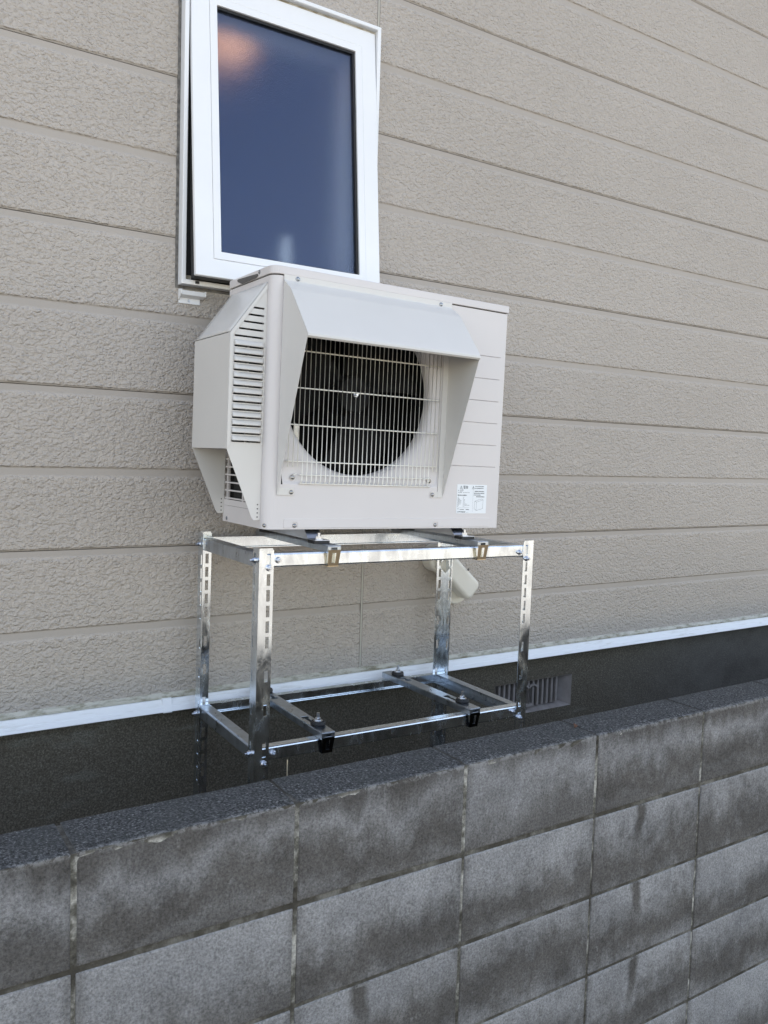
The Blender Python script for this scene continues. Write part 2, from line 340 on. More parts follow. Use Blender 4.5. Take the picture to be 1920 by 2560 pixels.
def tube(bm, pts, rad, n=6):
    rings = []
    for i, p in enumerate(pts):
        p = Vector(p); a = Vector(pts[max(i-1, 0)]); c = Vector(pts[min(i+1, len(pts)-1)])
        q = (c-a).normalized().to_track_quat('Z', 'Y')
        rings.append([bm.verts.new(p + q @ Vector((rad*math.cos(2*math.pi*k/n), rad*math.sin(2*math.pi*k/n), 0))) for k in range(n)])
    for A, B in zip(rings, rings[1:]):
        for k in range(n): bm.faces.new((A[k], A[(k+1) % n], B[(k+1) % n], B[k]))
    bm.faces.new(rings[0][::-1]); bm.faces.new(rings[-1])
def rrect(x0, x1, z0, z1, r, n=5):
    pts = []
    for cx, cz, a0 in ((x1-r, z1-r, 0), (x0+r, z1-r, 90), (x0+r, z0+r, 180), (x1-r, z0+r, 270)):
        for i in range(n+1):
            t = R(a0 + 90*i/n); pts.append((cx + r*math.cos(t), cz + r*math.sin(t)))
    return pts
def sheet(bm, prof, x0, x1, t, fn):
    """bent sheet: open profile (a,b) thickened by t, extruded d x0..x1"""
    P = [Vector(q) for q in prof]; off = []
    for i, p in enumerate(P):
        a = P[max(i-1, 0)]; c = P[min(i+1, len(P)-1)]; d = (c-a).normalized(); off.append(p + Vector((-d.y, d.x))*t)
    prism(bm, [tuple(q) for q in P] + [tuple(q) for q in off[::-1]], x0, x1, fn)

# ------------------------------------------------------------------ ground
YARD = 0.05; ST = -0.43
bm = newbm(); box(bm, -600, 600, -600, 600, ST-0.3, ST); g = link('ground', bm, m_ground); tag(g, kind='structure')
bm = newbm(); box(bm, -60, 60, -4.6, -1.30, ST-0.1, ST+0.004); g = link('road', bm, m_asph); tag(g, kind='structure')
bm = newbm(); box(bm, -1.6, 7.9, -0.972, 0.018, ST+0.001, YARD); g = link('yard_ground', bm, m_soil); tag(g, kind='structure')

# ------------------------------------------------------------------ the house
HX0, HX1, HD = -1.6, 7.9, 7.5
WX0, WX1, WZ0, WZ1 = 0.833, 1.493, 1.900, 2.811
house = empty('house', (0, 0, ST)); house.location = (3, 3.7, ST)
tag(house, 'house wall in beige textured siding over a dark concrete foundation with a white drip edge', 'house')
HOFF = Matrix.Translation((-3, -3.7, -ST))
def hpart(name, bm, m, parent=house, **k):
    o = link(name, bm, m, None, **k)
    # geometry is written in world coordinates: shift it into the parent's space
    o.parent = parent; off = Matrix.Translation(-world_loc(parent)); o.data.transform(off); return o
def world_loc(o):
    v = Vector((0, 0, 0))
    while o is not None: v = v + o.location + o.matrix_parent_inverse.to_translation(); o = o.parent
    return v
# siding materials use object coordinates: keep them world-like with a mapping-free trick (mesh built in world space, object moved by matrix)
def worldpart(name, bm, m, parent, **k):
    o = link(name, bm, m, None, **k); o.parent = parent; o.matrix_parent_inverse = Matrix.Translation(-world_loc(parent)); return o

bm = newbm()
def course_profile():
    """(z,y) points from top to bottom for the whole wall"""
    pts = [(WALLTOP, 0.0)]
    k = math.floor((ZL-WALLTOP)/PITCH)
    while True:
        z = ZL - PITCH*k
        if z < ZD+0.03: break
        if z < WALLTOP-0.03:
            seam = (k % 2 == 0)
            d = 0.0030
            pts += [(z+0.0062, 0.0), (z+0.0035, 0.0018), (z+0.0008, d)]
            if seam: pts += [(z+0.0006, 0.016), (z-0.0014, 0.016), (z-0.0016, d*0.80)]
            else: pts += [(z-0.0006, d*0.95)]
            pts += [(z-0.0180, d*0.80), (z-0.0300, 0.0)]
        k += 1
    pts.append((ZD, 0.0)); return pts
prof = course_profile()
def clip(z0, z1):
    out = []
    for (za, ya), (zb, yb) in zip(prof, prof[1:]):
        hi, lo = min(za, z1), max(zb, z0)
        if hi <= lo: continue
        g = lambda z: ya + (yb-ya)*((za-z)/(za-zb) if za != zb else 0)
        if not out: out.append((hi, g(hi)))
        out.append((lo, g(lo)))
    return out
def strip(x0, x1, z0, z1):
    P = clip(z0, z1)
    A = [bm.verts.new((x0, y, z)) for z, y in P]; B = [bm.verts.new((x1, y, z)) for z, y in P]
    for i in range(len(P)-1): bm.faces.new((A[i], A[i+1], B[i+1], B[i]))
strip(HX0, WX0+0.004, ZD, WALLTOP); strip(WX1-0.004, HX1, ZD, WALLTOP)
strip(WX0+0.004, WX1-0.004, WZ1-0.004, WALLTOP); strip(WX0+0.004, WX1-0.004, ZD, WZ0+0.004)
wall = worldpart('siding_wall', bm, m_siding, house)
for xa, za, zb in ((1.4972, WZ1+0.002, WALLTOP-0.01), (1.4972, ZD+0.003, WZ0-0.01), (4.53, ZD+0.003, WALLTOP-0.01)):
    bmc = newbm(); box(bmc, xa, xa+0.0071, -0.0006, 0.006, za, zb); worldpart('sealant_joint', bmc, m_caulk, wall)
for za, zb in ((WZ1+0.002, WALLTOP-0.01), (ZD+0.003, WZ0-0.01)):
    for xa in (1.4955, 1.5044):
        bmc = newbm(); box(bmc, xa, xa+0.0014, -0.0008, 0.006, za, zb); worldpart('joint_shadow_strip', bmc, m_gap, wall)  # thin strips coloured dark to imitate the shadow gap beside the sealant
bm = newbm()
# remaining walls of the house body, behind the siding
box(bm, HX0, HX0+0.1, 0.03, HD, ZD, WALLTOP); box(bm, HX1-0.1, HX1, 0.03, HD, ZD, WALLTOP); box(bm, HX0, HX1, HD, HD+0.1, ZD, WALLTOP)
worldpart('side_wall', bm, m_siding, house)
bm = newbm(); box(bm, HX0-0.25, HX1+0.25, -0.30, HD+0.35, WALLTOP, WALLTOP+0.18)
prism(bm, [(-0.45, WALLTOP+0.18), (HD/2, WALLTOP+1.2), (HD+0.45, WALLTOP+0.18)], HX0-0.3, HX1+0.3, YZ)
worldpart('roof', bm, m_roof, house)
# foundation with a hole for the vent
VX0, VX1, VZ0, VZ1, FY = 2.139, 2.559, 0.393, 0.5245, 0.020
bm = newbm()
cells(bm, [HX0+0.02, VX0, VX1, HX1-0.02], [ST-0.05, VZ0, VZ1, 0.668], lambda a, b: VX0 < a < VX1 and VZ0 < b < VZ1, FY, FY+0.14, XZ)
found = worldpart('foundation', bm, m_found, house)
# vent
vent = empty('ventilation_grille', (0, 0, 0)); vent.parent = house; vent.location = Vector((2.35, 0.05, 0.45)) - world_loc(house)
vent['label'] = 'brown louvred ventilation grille set in the foundation'
bm = newbm()
t = 0.046; bx = 0.050; bz = 0.020
# bevelled reveal
o4 = [(VX0+0.0005, VZ0+0.0005), (VX1-0.0005, VZ0+0.0005), (VX1-0.0005, VZ1-0.0005), (VX0+0.0005, VZ1-0.0005)]
i4 = [(VX0+0.006, VZ0+bz), (VX1-bx, VZ0+bz), (VX1-bx, VZ1-0.004), (VX0+0.006, VZ1-0.004)]
A = [bm.verts.new((a, FY-0.002, c)) for a, c in o4]; B = [bm.verts.new((a, FY+t, c)) for a, c in i4]
for i in range(4): bm.faces.new((A[i], A[(i+1) % 4], B[(i+1) % 4], B[i]))
worldpart('grille_frame', bm, m_vent, vent)
bm = newbm(); nf = 14; x0, x1 = i4[0][0], i4[1][0]
for i in range(nf+1):
    xx = x0 + (x1-x0)*i/nf
    if i not in (nf,): box(bm, xx, xx+0.010, FY+0.014, FY+t, i4[0][1], i4[2][1])
for j in range(1, 8):
    zz = i4[0][1] + (i4[2][1]-i4[0][1])*j/8; box(bm, x0, x1, FY+t-0.010, FY+t-0.006, zz-0.0012, zz+0.0012)
worldpart('louvre', bm, m_vent, vent)
bm = newbm(); box(bm, x0, x1, FY+t+0.001, FY+t+0.01, i4[0][1], i4[2][1]); worldpart('grille_backing', bm, m_black, vent)
bm = newbm()
for cx in (2.306, 2.352):
    pts = []
    out = [(cx+0.0275*math.cos(t), 0.4795+0.0265*math.sin(t)) for t in [math.pi*i/14 for i in range(15)]]
    inn = [(cx+0.0205*math.cos(t), 0.4795+0.0195*math.sin(t)) for t in [math.pi*i/14 for i in range(15)]]
    prism(bm, [(cx+0.0275, 0.428)] + out + [(cx-0.0275, 0.428), (cx-0.0205, 0.428)] + inn[::-1] + [(cx+0.0205, 0.428)], FY+0.006, FY+0.016, XZ)
box(bm, 2.278, 2.345, FY+0.004, FY+0.02, 0.4145, 0.4275)
worldpart('arch_emblem', bm, m_vent, vent)
# drip edge
bm = newbm()
prism(bm, [(0.012, 0.6275), (-0.0280, 0.6275), (-0.0290, 0.6290), (-0.0240, 0.6432), (-0.0225, 0.6447), (-0.0160, 0.6647), (0.012, 0.6647)], HX0-0.01, HX1+0.01, YZ)
drip = worldpart('drip_edge', bm, m_drip, house)
bm = newbm(); prism(bm, [(0.012, 0.6657), (-0.0135, 0.6657), (-0.0135, 0.6717), (-0.002, 0.6807), (0.012, 0.6807)], HX0-0.008, HX1+0.008, YZ)
worldpart('cream_lip', bm, m_dripc, drip)
bm = newbm(); prism(bm, [(0.0, 0.6262), (-0.0305, 0.6262), (-0.0310, 0.6290), (-0.0255, 0.6447), (-0.0180, 0.6677), (0.0, 0.6677)], 0.796, 0.823, YZ)
box(bm, 0.7935, 0.796, -0.0215, 0, 0.6277, 0.6667); box(bm, 0.823, 0.8255, -0.0215, 0, 0.6277, 0.6667)
worldpart('joint_cover', bm, [m_drip], drip)

# ---- window
win = empty('window', (0, 0, 0)); win.parent = house; win.location = Vector((1.163, 0, 1.90)) - world_loc(house)
win['label'] = 'white framed top-hung window pushed ajar at the bottom'
def ring(bm, x0, x1, z0, z1, l, rr, bt, tp, y0, y1):
    cells(bm, [x0, x0+l, x1-rr, x1], [z0, z0+bt, z1-tp, z1], lambda a, b: x0+l < a < x1-rr and z0+bt < b < z1-tp, y0, y1, XZ)
bm = newbm(); ring(bm, WX0, WX1, WZ0, WZ1, 0.013, 0.013, 0.014, 0.012, -0.033, 0.12)
worldpart('window_frame', bm, m_vinyl, win, bevel=0.002)
bm = newbm(); ring(bm, WX0+0.0132, WX1-0.0132, WZ0+0.0142, WZ1-0.0122, 0.004, 0.020, 0.016, 0.020, -0.012, 0.10)
worldpart('inner_channel', bm, m_frame_in, win)
bm = newbm(); ring(bm, WX0+0.0174, WX1-0.0305, WZ0+0.0295, WZ1-0.034, 0.043, 0.03, 0.022, 0.03, -0.016, 0.02)
box(bm, WX0+0.034, 1.0, -0.06, -0.016, WZ0+0.0165, WZ0+0.024)
worldpart('weather_seal', bm, m_black, win)
bm = newbm(); box(bm, 0.874, 0.886, -0.0345, -0.033, WZ0+0.004, WZ0+0.012); worldpart('drain_slot', bm, m_black, win)
bm = newbm()
box(bm, WX0-0.009, WX0-0.0005, -0.0012, 0.004, WZ0-0.009, WZ1+0.003); box(bm, WX0-0.0005, WX1+0.002, -0.0012, 0.004, WZ0-0.009, WZ0-0.0005)
worldpart('sealant_bead', bm, m_caulk_dark, win)
# sash, hinged along its top edge
TILT = math.atan(0.080/0.873); SL = 0.8765
SM = Matrix.Translation((0, -0.020, 2.790)) @ Matrix.Rotation(-TILT, 4, 'X')
sx0, sx1 = 0.851, 1.477; gl, gr, gt, gb = 0.0785, 0.077, 0.078, 0.0765
def sash(name, bm, m, **k): return worldpart(name, bm, m, win, mx=SM, **k)
bm = newbm(); ring(bm, sx0, sx1, -SL, 0, 0.056, 0.054, 0.054, 0.056, 0, 0.016); sash('sash_frame', bm, m_vinyl, bevel=0.0025)
bm = newbm(); ring(bm, sx0+0.003, sx1-0.003, -SL+0.003, -0.003, 0.05, 0.05, 0.05, 0.05, 0.0162, 0.046); sash('sash_back_ring', bm, m_black)  # black ring set just behind the white sash frame
bm = newbm(); ring(bm, sx0+0.0562, sx1-0.0542, -SL+0.0542, -0.0562, gl-0.0562, gr-0.0542, gb-0.0542, gt-0.0562, -0.0012, 0.026); sash('glazing_bead', bm, m_vinyl, bevel=0.0012)
bm = newbm(); ring(bm, sx0+gl-0.004, sx1-gr+0.004, -SL+gb-0.004, -gt+0.004, 0.0065, 0.012, 0.007, 0.012, 0.0055, 0.026); sash('glazing_gasket', bm, m_black)
bm = newbm(); box(bm, sx0+gl-0.003, sx1-gr+0.003, 0.014, 0.020, -SL+gb-0.003, -gt+0.003); sash('window_pane', bm, m_glass)
bm = newbm(); ring(bm, WX0+0.0335, WX1-0.0335, WZ0+0.0305, WZ1-0.0335, 0.010, 0.046, 0.006, 0.050, 0.0305, 0.119)
worldpart('inner_reveal', bm, m_vinyl, win)
bm = newbm(); tube(bm, [(WX0+0.05, 0.135, 2.735), (WX1-0.05, 0.135, 2.735)], 0.014, 12); worldpart('head_rail', bm, m_vinyl, win, smooth=True)
# the dim room behind
bm = newbm()
RX0, RX1, RY1, RZ0, RZ1 = 0.2, 1.72, 3.4, 0.9, 3.3
box(bm, RX0, RX1, RY1, RY1+0.1, RZ0, RZ1); box(bm, RX0-0.1, RX0, 0.12, RY1, RZ0, RZ1); box(bm, RX1, RX1+0.1, 0.12, RY1, RZ0, RZ1)
box(bm, RX0, RX1, 0.12, RY1, RZ0-0.1, RZ0); box(bm, RX0, RX1, 0.12, RY1, RZ1, RZ1+0.1)
cells(bm, [RX0, WX0, WX1, RX1], [RZ0, WZ0, WZ1, RZ1], lambda a, b: WX0 < a < WX1 and WZ0 < b < WZ1, 0.121, 0.14, XZ)
worldpart('room', bm, m_room, house)
bm = newbm(); ring(bm, WX0-0.02, WX1+0.02, WZ0-0.02, WZ1+0.02, 0.032, 0.032, 0.03, 0.03, 0.141, 0.20); worldpart('window_casing', bm, m_vinyl, win)
lamp = empty('room_lamp', (1.10, 0.30, 2.80))
bm = newbm(); bmesh.ops.create_uvsphere(bm, u_segments=24, v_segments=14, radius=0.085); s_ = link('lamp_bulb', bm, m_lamp, lamp, smooth=True)
bm = newbm(); cyl(bm, (0, 0, 0.08), (0, 0, 1), 0.012, 0.419, 10); link('lamp_stem', bm, m_black, lamp)
tag(lamp, 'warm orange lamp glowing behind the frosted window pane at its upper left', 'lamp')
bot = empty('bottle', (1.197, 0.04, WZ0+0.0372))
bm = newbm(); cyl(bm, (0, 0, 0), (0, 0, 1), 0.019, 0.125, 20); cyl(bm, (0, 0, 0.125), (0, 0, 1), 0.019, 0.02, 20, 0.012); link('bottle_body', bm, m_vinyl, bot)
bm = newbm(); cyl(bm, (0, 0, 0.1455), (0, 0, 1), 0.014, 0.020, 16); link('bottle_cap', bm, m_vinyl, bot)
tag(bot, 'white bottle blurred behind the frosted glass at the bottom of the window', 'bottle')

# ------------------------------------------------------------------ small white bracket under the window
br = empty('wall_bracket', (0.866, 0, 1.848)); tag(br, 'small white plastic bracket screwed to the siding under the window corner', 'bracket')
bm = newbm()
box(bm, -0.031, 0.034, -0.004, 0.002, 0.0, 0.034)
prism(bm, [(-0.004, 0.016), (-0.026, 0.022), (-0.030, 0.034), (-0.0265, 0.0345), (-0.023, 0.026), (-0.004, 0.022)], -0.029, 0.040, YZ)
prism(bm, [(-0.0035, 0.008), (-0.029, 0.024), (-0.031, 0.037), (-0.0035, 0.041)], -0.033, -0.0295, YZ)
prism(bm, [(-0.0035, 0.018), (-0.029, 0.022), (-0.031, 0.037), (-0.0035, 0.036)], 0.0405, 0.044, YZ)
link('bracket_body', bm, m_vinyl, br, bevel=0.0008)
bm = newbm(); box(bm, -0.028, 0.039, -0.0215, -0.0065, 0.0275, 0.0285); link('bracket_slot', bm, m_gap, br)
bm = newbm(); cyl(bm, (0, -0.0042, 0.009), (0, -1, 0), 0.0045, 0.002, 14, 0.003); link('screw', bm, m_zink, br)

# ------------------------------------------------------------------ pipe cover on the wall
pc = empty('pipe_cover', (1.905, 0, 0.95)); tag(pc, 'beige plastic duct end cover slanting down the siding behind the steel stand', 'pipe cover')
bm = newbm(); prism(bm, [(0.062*math.cos(R(a)), 0.062*math.sin(R(a))) for a in range(0, 360, 10)], -0.020, 0.004, XZ); link('wall_plate', bm, m_cover, pc, bevel=0.005, mx=Matrix.Translation((-0.005, 0, -0.012)))
ang = R(-42)
def rodbox(L0, L1, wd, y0, y1, rr):
    bm = newbm(); prism(bm, rrect(L0, L1, -wd/2, wd/2, rr, 6), y1, y0, XZ); return bm
mxr = Matrix.Rotation(-ang, 4, 'Y')
bm = rodbox(-0.155, 0.052, 0.082, -0.078, 0.0, 0.024); bmesh.ops.scale(bm, vec=(1, 1, 1), verts=bm.verts)
link('duct_hood', bm, m_cover, pc, bevel=0.016, segs=5, mx=Matrix.Translation((0.002, 0, 0.006)) @ mxr)
bm = newbm(); prism(bm, [(0.052*math.cos(R(a)), 0.052*math.sin(R(a))) for a in range(0, 360, 10)], -0.062, 0.004, XZ); link('duct_elbow', bm, m_cover, pc, bevel=0.014, segs=4, mx=Matrix.Translation((-0.108, 0, 0.105)))
bm = newbm(); cyl(bm, (-0.002, -0.0785, 0.062), (0, -1, 0), 0.0045, 0.0015, 12); link('screw', bm, m_groove, pc)

# ------------------------------------------------------------------ concrete block wall
bw = empty('block_wall', (2.7, -1.03, ST)); tag(bw, 'grey concrete block wall with dark rain stains and a blackened top, in front of the house', 'block wall')
BT = 0.125
bm = newbm()
def block(x0, x1, z0, z1, y0, y1, top):
    nx, nz, ny = 26, 13, 8; dy = random.uniform(-0.0006, 0.0006)
    bev = 0.0024
    def P(a, b, c):
        # a along x, b along z, c along depth, each 0..1 ; rounded box
        p = Vector((x0+(x1-x0)*a, y0+dy+(y1-y0)*c, z0+(z1-z0)*b))
        lo = Vector((x0+bev, y0+dy+bev*(1.7 if top else 1), z0+bev)); hi = Vector((x1-bev, y1-bev, z1-(bev*1.6 if top else bev)))
        q = Vector((min(max(p.x, lo.x), hi.x), min(max(p.y, lo.y), hi.y), min(max(p.z, lo.z), hi.z)))
        d = p-q
        rb = bev*(1.6 if (top and b > 0.9) else 1)
        if d.length > 1e-7: p = q + d.normalized()*min(d.length, rb) if sum(abs(v) > 1e-6 for v in d) > 1 else p
        n = noise.noise(p*60)*0.5 + noise.noise(p*150)*0.35 + noise.noise(p*18)*0.4
        am = 0.0011
        ed = (p.y < y0+0.012) and ((top and p.z > z1-0.012))
        if ed: am = 0.0050
        v = Vector((0, -1, 0)) if c < 0.02 else (Vector((0, 0, 1)) if b > 0.98 else Vector((0, 0, 0)))
        if ed: v = Vector((0, -0.7, 0.7)); n = n - 0.45 + 0.5*noise.noise(p*90)
        return p + v*n*am
    def sp(n, k):     # parameter spacing with extra loops at the edges
        e = k; return [0, e*0.33, e*0.66, e] + [e+(1-2*e)*i/n for i in range(1, n)] + [1-e, 1-e*0.66, 1-e*0.33, 1]
    ax = sp(nx, 0.0030*1.5/(x1-x0)); az = sp(nz, 0.0085/(z1-z0)); ay = sp(ny, 0.0085/(y1-y0))
    cache = {}
    def V(i, j, k):
        if (i, j, k) not in cache: cache[(i, j, k)] = bm.verts.new(P(ax[i], az[j], ay[k]))
        return cache[(i, j, k)]
    X, Z, Y = len(ax)-1, len(az)-1, len(ay)-1
    for i in range(X):
        for j in range(Z): bm.faces.new((V(i, j, 0), V(i+1, j, 0), V(i+1, j+1, 0), V(i, j+1, 0)))
    if top:
        for i in range(X):
            for k in range(Y): bm.faces.new((V(i, Z, k), V(i+1, Z, k), V(i+1, Z, k+1), V(i, Z, k+1)))
        for i in range(X): bm.faces.new((V(i, 0, 0), V(i+1, 0, 0), V(i+1, 0, Y), V(i, 0, Y)))
        for i in range(X): bm.faces.new((V(i, 0, Y), V(i+1, 0, Y), V(i+1, Z, Y), V(i, Z, Y)))
    else:
        for i in range(X): bm.faces.new((V(i, Z, 0), V(i+1, Z, 0), V(i+1, Z, 3), V(i, Z, 3))); bm.faces.new((V(i, 0, 0), V(i+1, 0, 0), V(i+1, 0, 3), V(i, 0, 3)))
    for j in range(Z):
        for i in (0, X):
            ks = range(Y) if top else range(3)
            for k in ks: bm.faces.new((V(i, j, k), V(i, j+1, k), V(i, j+1, k+1), V(i, j, k+1)))
for cidx in range(-4, 18):
    for rj in range(6):
        jx, jz = random.uniform(-0.0012, 0.0012), random.uniform(-0.001, 0.001)
        x0 = BX0 + 0.4*cidx + 0.0040; z1 = ZT - 0.2*rj
        block(x0+jx, x0+0.392+jx, z1-(0.1955 if rj == 0 else 0.196)+jz, z1-(0 if rj == 0 else 0.004)+jz*(rj > 0), YB, YB+BT, rj == 0)
blocks = worldpart('block_courses', bm, m_block, bw, smooth=True)
bm = newbm(); box(bm, BX0-1.6, BX0+7.19, YB+0.0028, YB+BT-0.006, ST-0.05, ZT-0.0035)
worldpart('mortar_joints', bm, m_mortar, bw)

# dead leaf and straw
lf = newbm()
n = 9; vsu = []; vsd = []
for i in range(n):
    t = i/(n-1); wv_ = 0.0055*math.sin(math.pi*t)**0.7
    zc = 0.003+0.004*math.sin(math.pi*t)
    vsu.append(lf.verts.new((0.022*(t-0.5), wv_, zc+0.003))); vsd.append(lf.verts.new((0.022*(t-0.5), -wv_, zc-0.001)))
for i in range(n-1):
    try: lf.faces.new((vsd[i], vsd[i+1], vsu[i+1], vsu[i]))
    except ValueError: pass
l1 = link('dead_leaf', lf, m_leaf); l1.location = (1.4907, -1.0255, ZT-0.001); l1.rotation_euler = (0.1, 0.15, 0.5)
sd_ = l1.modifiers.new('thick', 'SOLIDIFY'); sd_.thickness = 0.0006
tag(l1, 'curled brown dead leaf lying on top of the block wall', 'leaf')
bm = newbm(); tube(bm, [(0, 0, 0), (0.0005, 0, 0.35), (-0.001, 0.001, 0.60), (-0.0015, 0.001, 0.725)], 0.0012, 6)
st_ = link('dry_grass_stalk', bm, m_straw); st_.location = (0.7765, -0.90, YARD)
tag(st_, 'single pale dry stalk poking up behind the block wall', 'stalk')

# ------------------------------------------------------------------ steel stand
SO = (0.8800, -0.5087, 1.1736); SROT = (0, 0.00575, -0.01849)
stand = empty('steel_stand', SO, SROT)
tag(stand, 'two-tier galvanised steel stand of slotted angle legs carrying the air conditioner', 'stand')
W_, D_, LW, TH = 0.918, 0.454, 0.040, 0.003
LEGB = YARD - SO[2] - 0.002
def slots(zs, a):
    return [(z0, z1) for z0, z1 in zs]
SL_F = [(-0.0135, -0.0435)] + [(-0.0664-0.0405*i, -0.0664-0.0405*i-0.0300) for i in range(5)] + [(-0.3170-0.088*i, -0.3170-0.088*i-0.0300) for i in range(2)] + [(-0.505, -0.545)] + [(-0.600-0.0405*i, -0.630-0.0405*i) for i in range(4)] + [(-0.80-0.088*i, -0.83-0.088*i) for i in range(3)]
def leg(cx, cy, sx, sy):
    """outer corner at (cx,cy); flanges run sx along x and sy along y"""
    bm = newbm()
    zs = sorted({0.0, LEGB} | {z for s in SL_F for z in s})
    def hole(a, b): return 0.0215 < a < 0.0315 and any(z1 < b < z0 for z0, z1 in SL_F)
    # x flange, lies in plane y=cy
    cells(bm, [0, 0.0215, 0.0315, LW-0.003, LW], zs[:-1] + [-0.004, 0.0], lambda a, b: hole(a, b) or (a > LW-0.003 and b > -0.004), 0, TH, lambda a, b, d: (cx+sx*a, cy+sy*d, b))
    cells(bm, [TH, 0.0235, 0.0325, LW-0.003, LW], zs[:-1] + [-0.004, 0.0], lambda a, b: (0.0235 < a < 0.0325 and any(z1 < b < z0 for z0, z1 in SL_F)) or (a > LW-0.003 and b > -0.004), 0, TH, lambda a, b, d: (cx+sx*d, cy+sy*a, b))
    return link('leg', bm, m_galv, stand)
leg(0, 0, 1, 1); leg(W_, 0, -1, 1); leg(0, D_, 1, -1); leg(W_, D_, -1, -1)
def cprof(h, fl, t=0.0025, rr=0.004, fb=None):
    fb = fl if fb is None else fb
    """C channel outline in (depth, z): web at depth 0, flanges inward"""
    pts = [(0, -rr), (rr*0.3, -rr*0.3), (rr, 0), (fl, 0), (fl, -t), (t+0.001, -t), (t, -t-0.001), (t, -h+t+0.001), (t+0.001, -h+t), (fb, -h+t), (fb, -h), (rr, -h), (rr*0.3, -h+rr*0.3), (0, -h+rr)]
    return pts
def beams(zf, zs, fw):
    bm = newbm(); P = [(a+TH+0.0005, z+zf) for a, z in cprof(0.036, fw)]; prism(bm, P, TH+0.0006, W_-TH-0.0006, YZ); link('front_beam', bm, m_galv, stand)
    bm = newbm(); P = [(D_-TH-0.0005-a, z+zf) for a, z in cprof(0.036, fw, fb=0.013)]; prism(bm, P, TH+0.0006, W_-TH-0.0006, YZ); link('rear_beam', bm, m_galv, stand)
    fnx = lambda a, b, d: (a, d, b)
    bm = newbm(); P = [(TH+0.0005+a, z+zs) for a, z in cprof(0.036, fw+0.006)]; prism(bm, P, TH+0.004, D_-TH-0.004, XZ); link('side_beam', bm, m_galv2, stand)
    bm = newbm(); P = [(W_-TH-0.0005-a, z+zs) for a, z in cprof(0.036, fw+0.006)]; prism(bm, P, TH+0.004, D_-TH-0.004, XZ); link('side_beam', bm, m_galv2, stand)
beams(-0.0140, -0.0172, 0.028); beams(-0.5205, -0.5237, 0.028)
def bolt(p, ax, name='bolt'):
    bm = newbm(); a = Vector(ax)
    cyl(bm, Vector(p), ax, 0.0085, 0.0016, 20); cyl(bm, Vector(p)+a*0.0016, ax, 0.0083, 0.003, 20, 0.0065); cyl(bm, Vector(p)+a*0.0046, ax, 0.0066, 0.0045, 6); cyl(bm, Vector(p)+a*0.0091, ax, 0.0036, 0.006, 12, 0.0033)
    return link(name, bm, m_zink, stand)
Fy, Ly = (0, -1, 0), (-1, 0, 0)
for (px, pz, py) in ((0.0535, -0.0314, TH), (0.0270, -0.0505, 0), (0.8655, -0.036, TH), (0.8925, -0.0560, 0), (0.0535, -0.5385, TH), (0.0270, -0.5610, 0), (0.8665, -0.5345, TH), (0.8925, -0.5570, 0)):
    bolt((px, py-0.0002+0.0, pz) if py == 0 else (px, TH+0.0003, pz), Fy)
for (py, pz) in ((0.028, -0.0325), (D_-0.0165, -0.0355), (0.028, -0.5380), (D_-0.0165, -0.5480)):
    bolt((-0.0002, py, pz), Ly)
def cross_rail(x0, z, lower, dx=0.0):
    """U rail upside down, laid front to back over the beams"""
    root = empty('cross_rail', (x0, 0, z)); root.parent = stand
    h, wd, t, L = 0.0172 if not lower else 0.0195, 0.040, 0.002, 0.478
    y0 = -0.010
    bm = newbm()
    if lower:   # top plate with two keyhole slots
        ysl = [(0.070, 0.135), (0.335, 0.375)]
        def hl(a, b): return (0.015 < a < 0.025 and any(s0 < b < s1 for s0, s1 in ysl)) or (0.010 < a < 0.030 and any(s0 < b < s0+0.018 for s0 in (0.122, 0.330)))
        cells(bm, [0, 0.010, 0.015, 0.025, 0.030, wd], sorted([y0, y0+L, 0.070, 0.135, 0.335, 0.375, 0.122, 0.140, 0.330, 0.348]), hl, 0, -t, XY)
    else:
        box(bm, 0, wd, y0, y0+L, -t, 0)
    box(bm, 0, t, y0, y0+L, -h, -t); box(bm, wd-t, wd, y0, y0+L, -h, -t)
    # front end plate with its small window
    cells(bm, [t, 0.011, 0.029, wd-t], [-h, -0.0125, -0.0055, -t], lambda a, b: 0.011 < a < 0.029 and -0.0125 < b < -0.0055, y0, y0+t, XZ)
    link('rail_body', bm, m_galv2, root, bevel=0.0008)
    # hook clip over the front beam
    bm = newbm(); zt, zb = -h+0.006, -h-0.0375
    cells(bm, [0.0015, 0.0135, 0.0265, 0.0385], [zb, zb+0.0075, zt-0.008, zt], lambda a, b: 0.0135 < a < 0.0265 and zb+0.0075 < b < zt-0.008, y0-0.003, y0-0.001, XZ)
    for q in bm.verts:
        k = (zt - q.co.z)/(zt-zb); q.co.x = 0.020 + (q.co.x-0.020)*(1-0.16*k); q.co.y += 0.0075*k
    box(bm, 0.004, 0.036, y0+0.0045, y0+0.03, zb-0.0015, zb)
    link('beam_clip', bm, m_brass if not lower else m_clipblack, root)
    if lower:
        for py in (0.052, 0.402):
            bm = newbm(); box(bm, 0.004, 0.036, py-0.014, py+0.014, 0.0002, 0.006); cyl(bm, (0.020, py, 0.006), (0, 0, 1), 0.0215, 0.007, 20, 0.019)
            pd = link('rubber_pad', bm, m_black, root, bevel=0.001)
            bm = newbm(); cyl(bm, (0.020, py, 0.0132), (0, 0, 1), 0.0125, 0.0018, 20); cyl(bm, (0.020, py, 0.015), (0, 0, 1), 0.0085, 0.0065, 6); cyl(bm, (0.020, py, 0.0215), (0, 0, 1), 0.0044, 0.014, 12)
            link('pad_bolt', bm, m_zink, pd)
    return root
cross_rail(0.1895, 0.0032, False); cross_rail(0.6905, 0.0032, False)
cross_rail(0.1890, -0.5008, True); rr_ = cross_rail(0.6875, -0.5008, True); rr_.rotation_euler = (0, 0, 0.03)

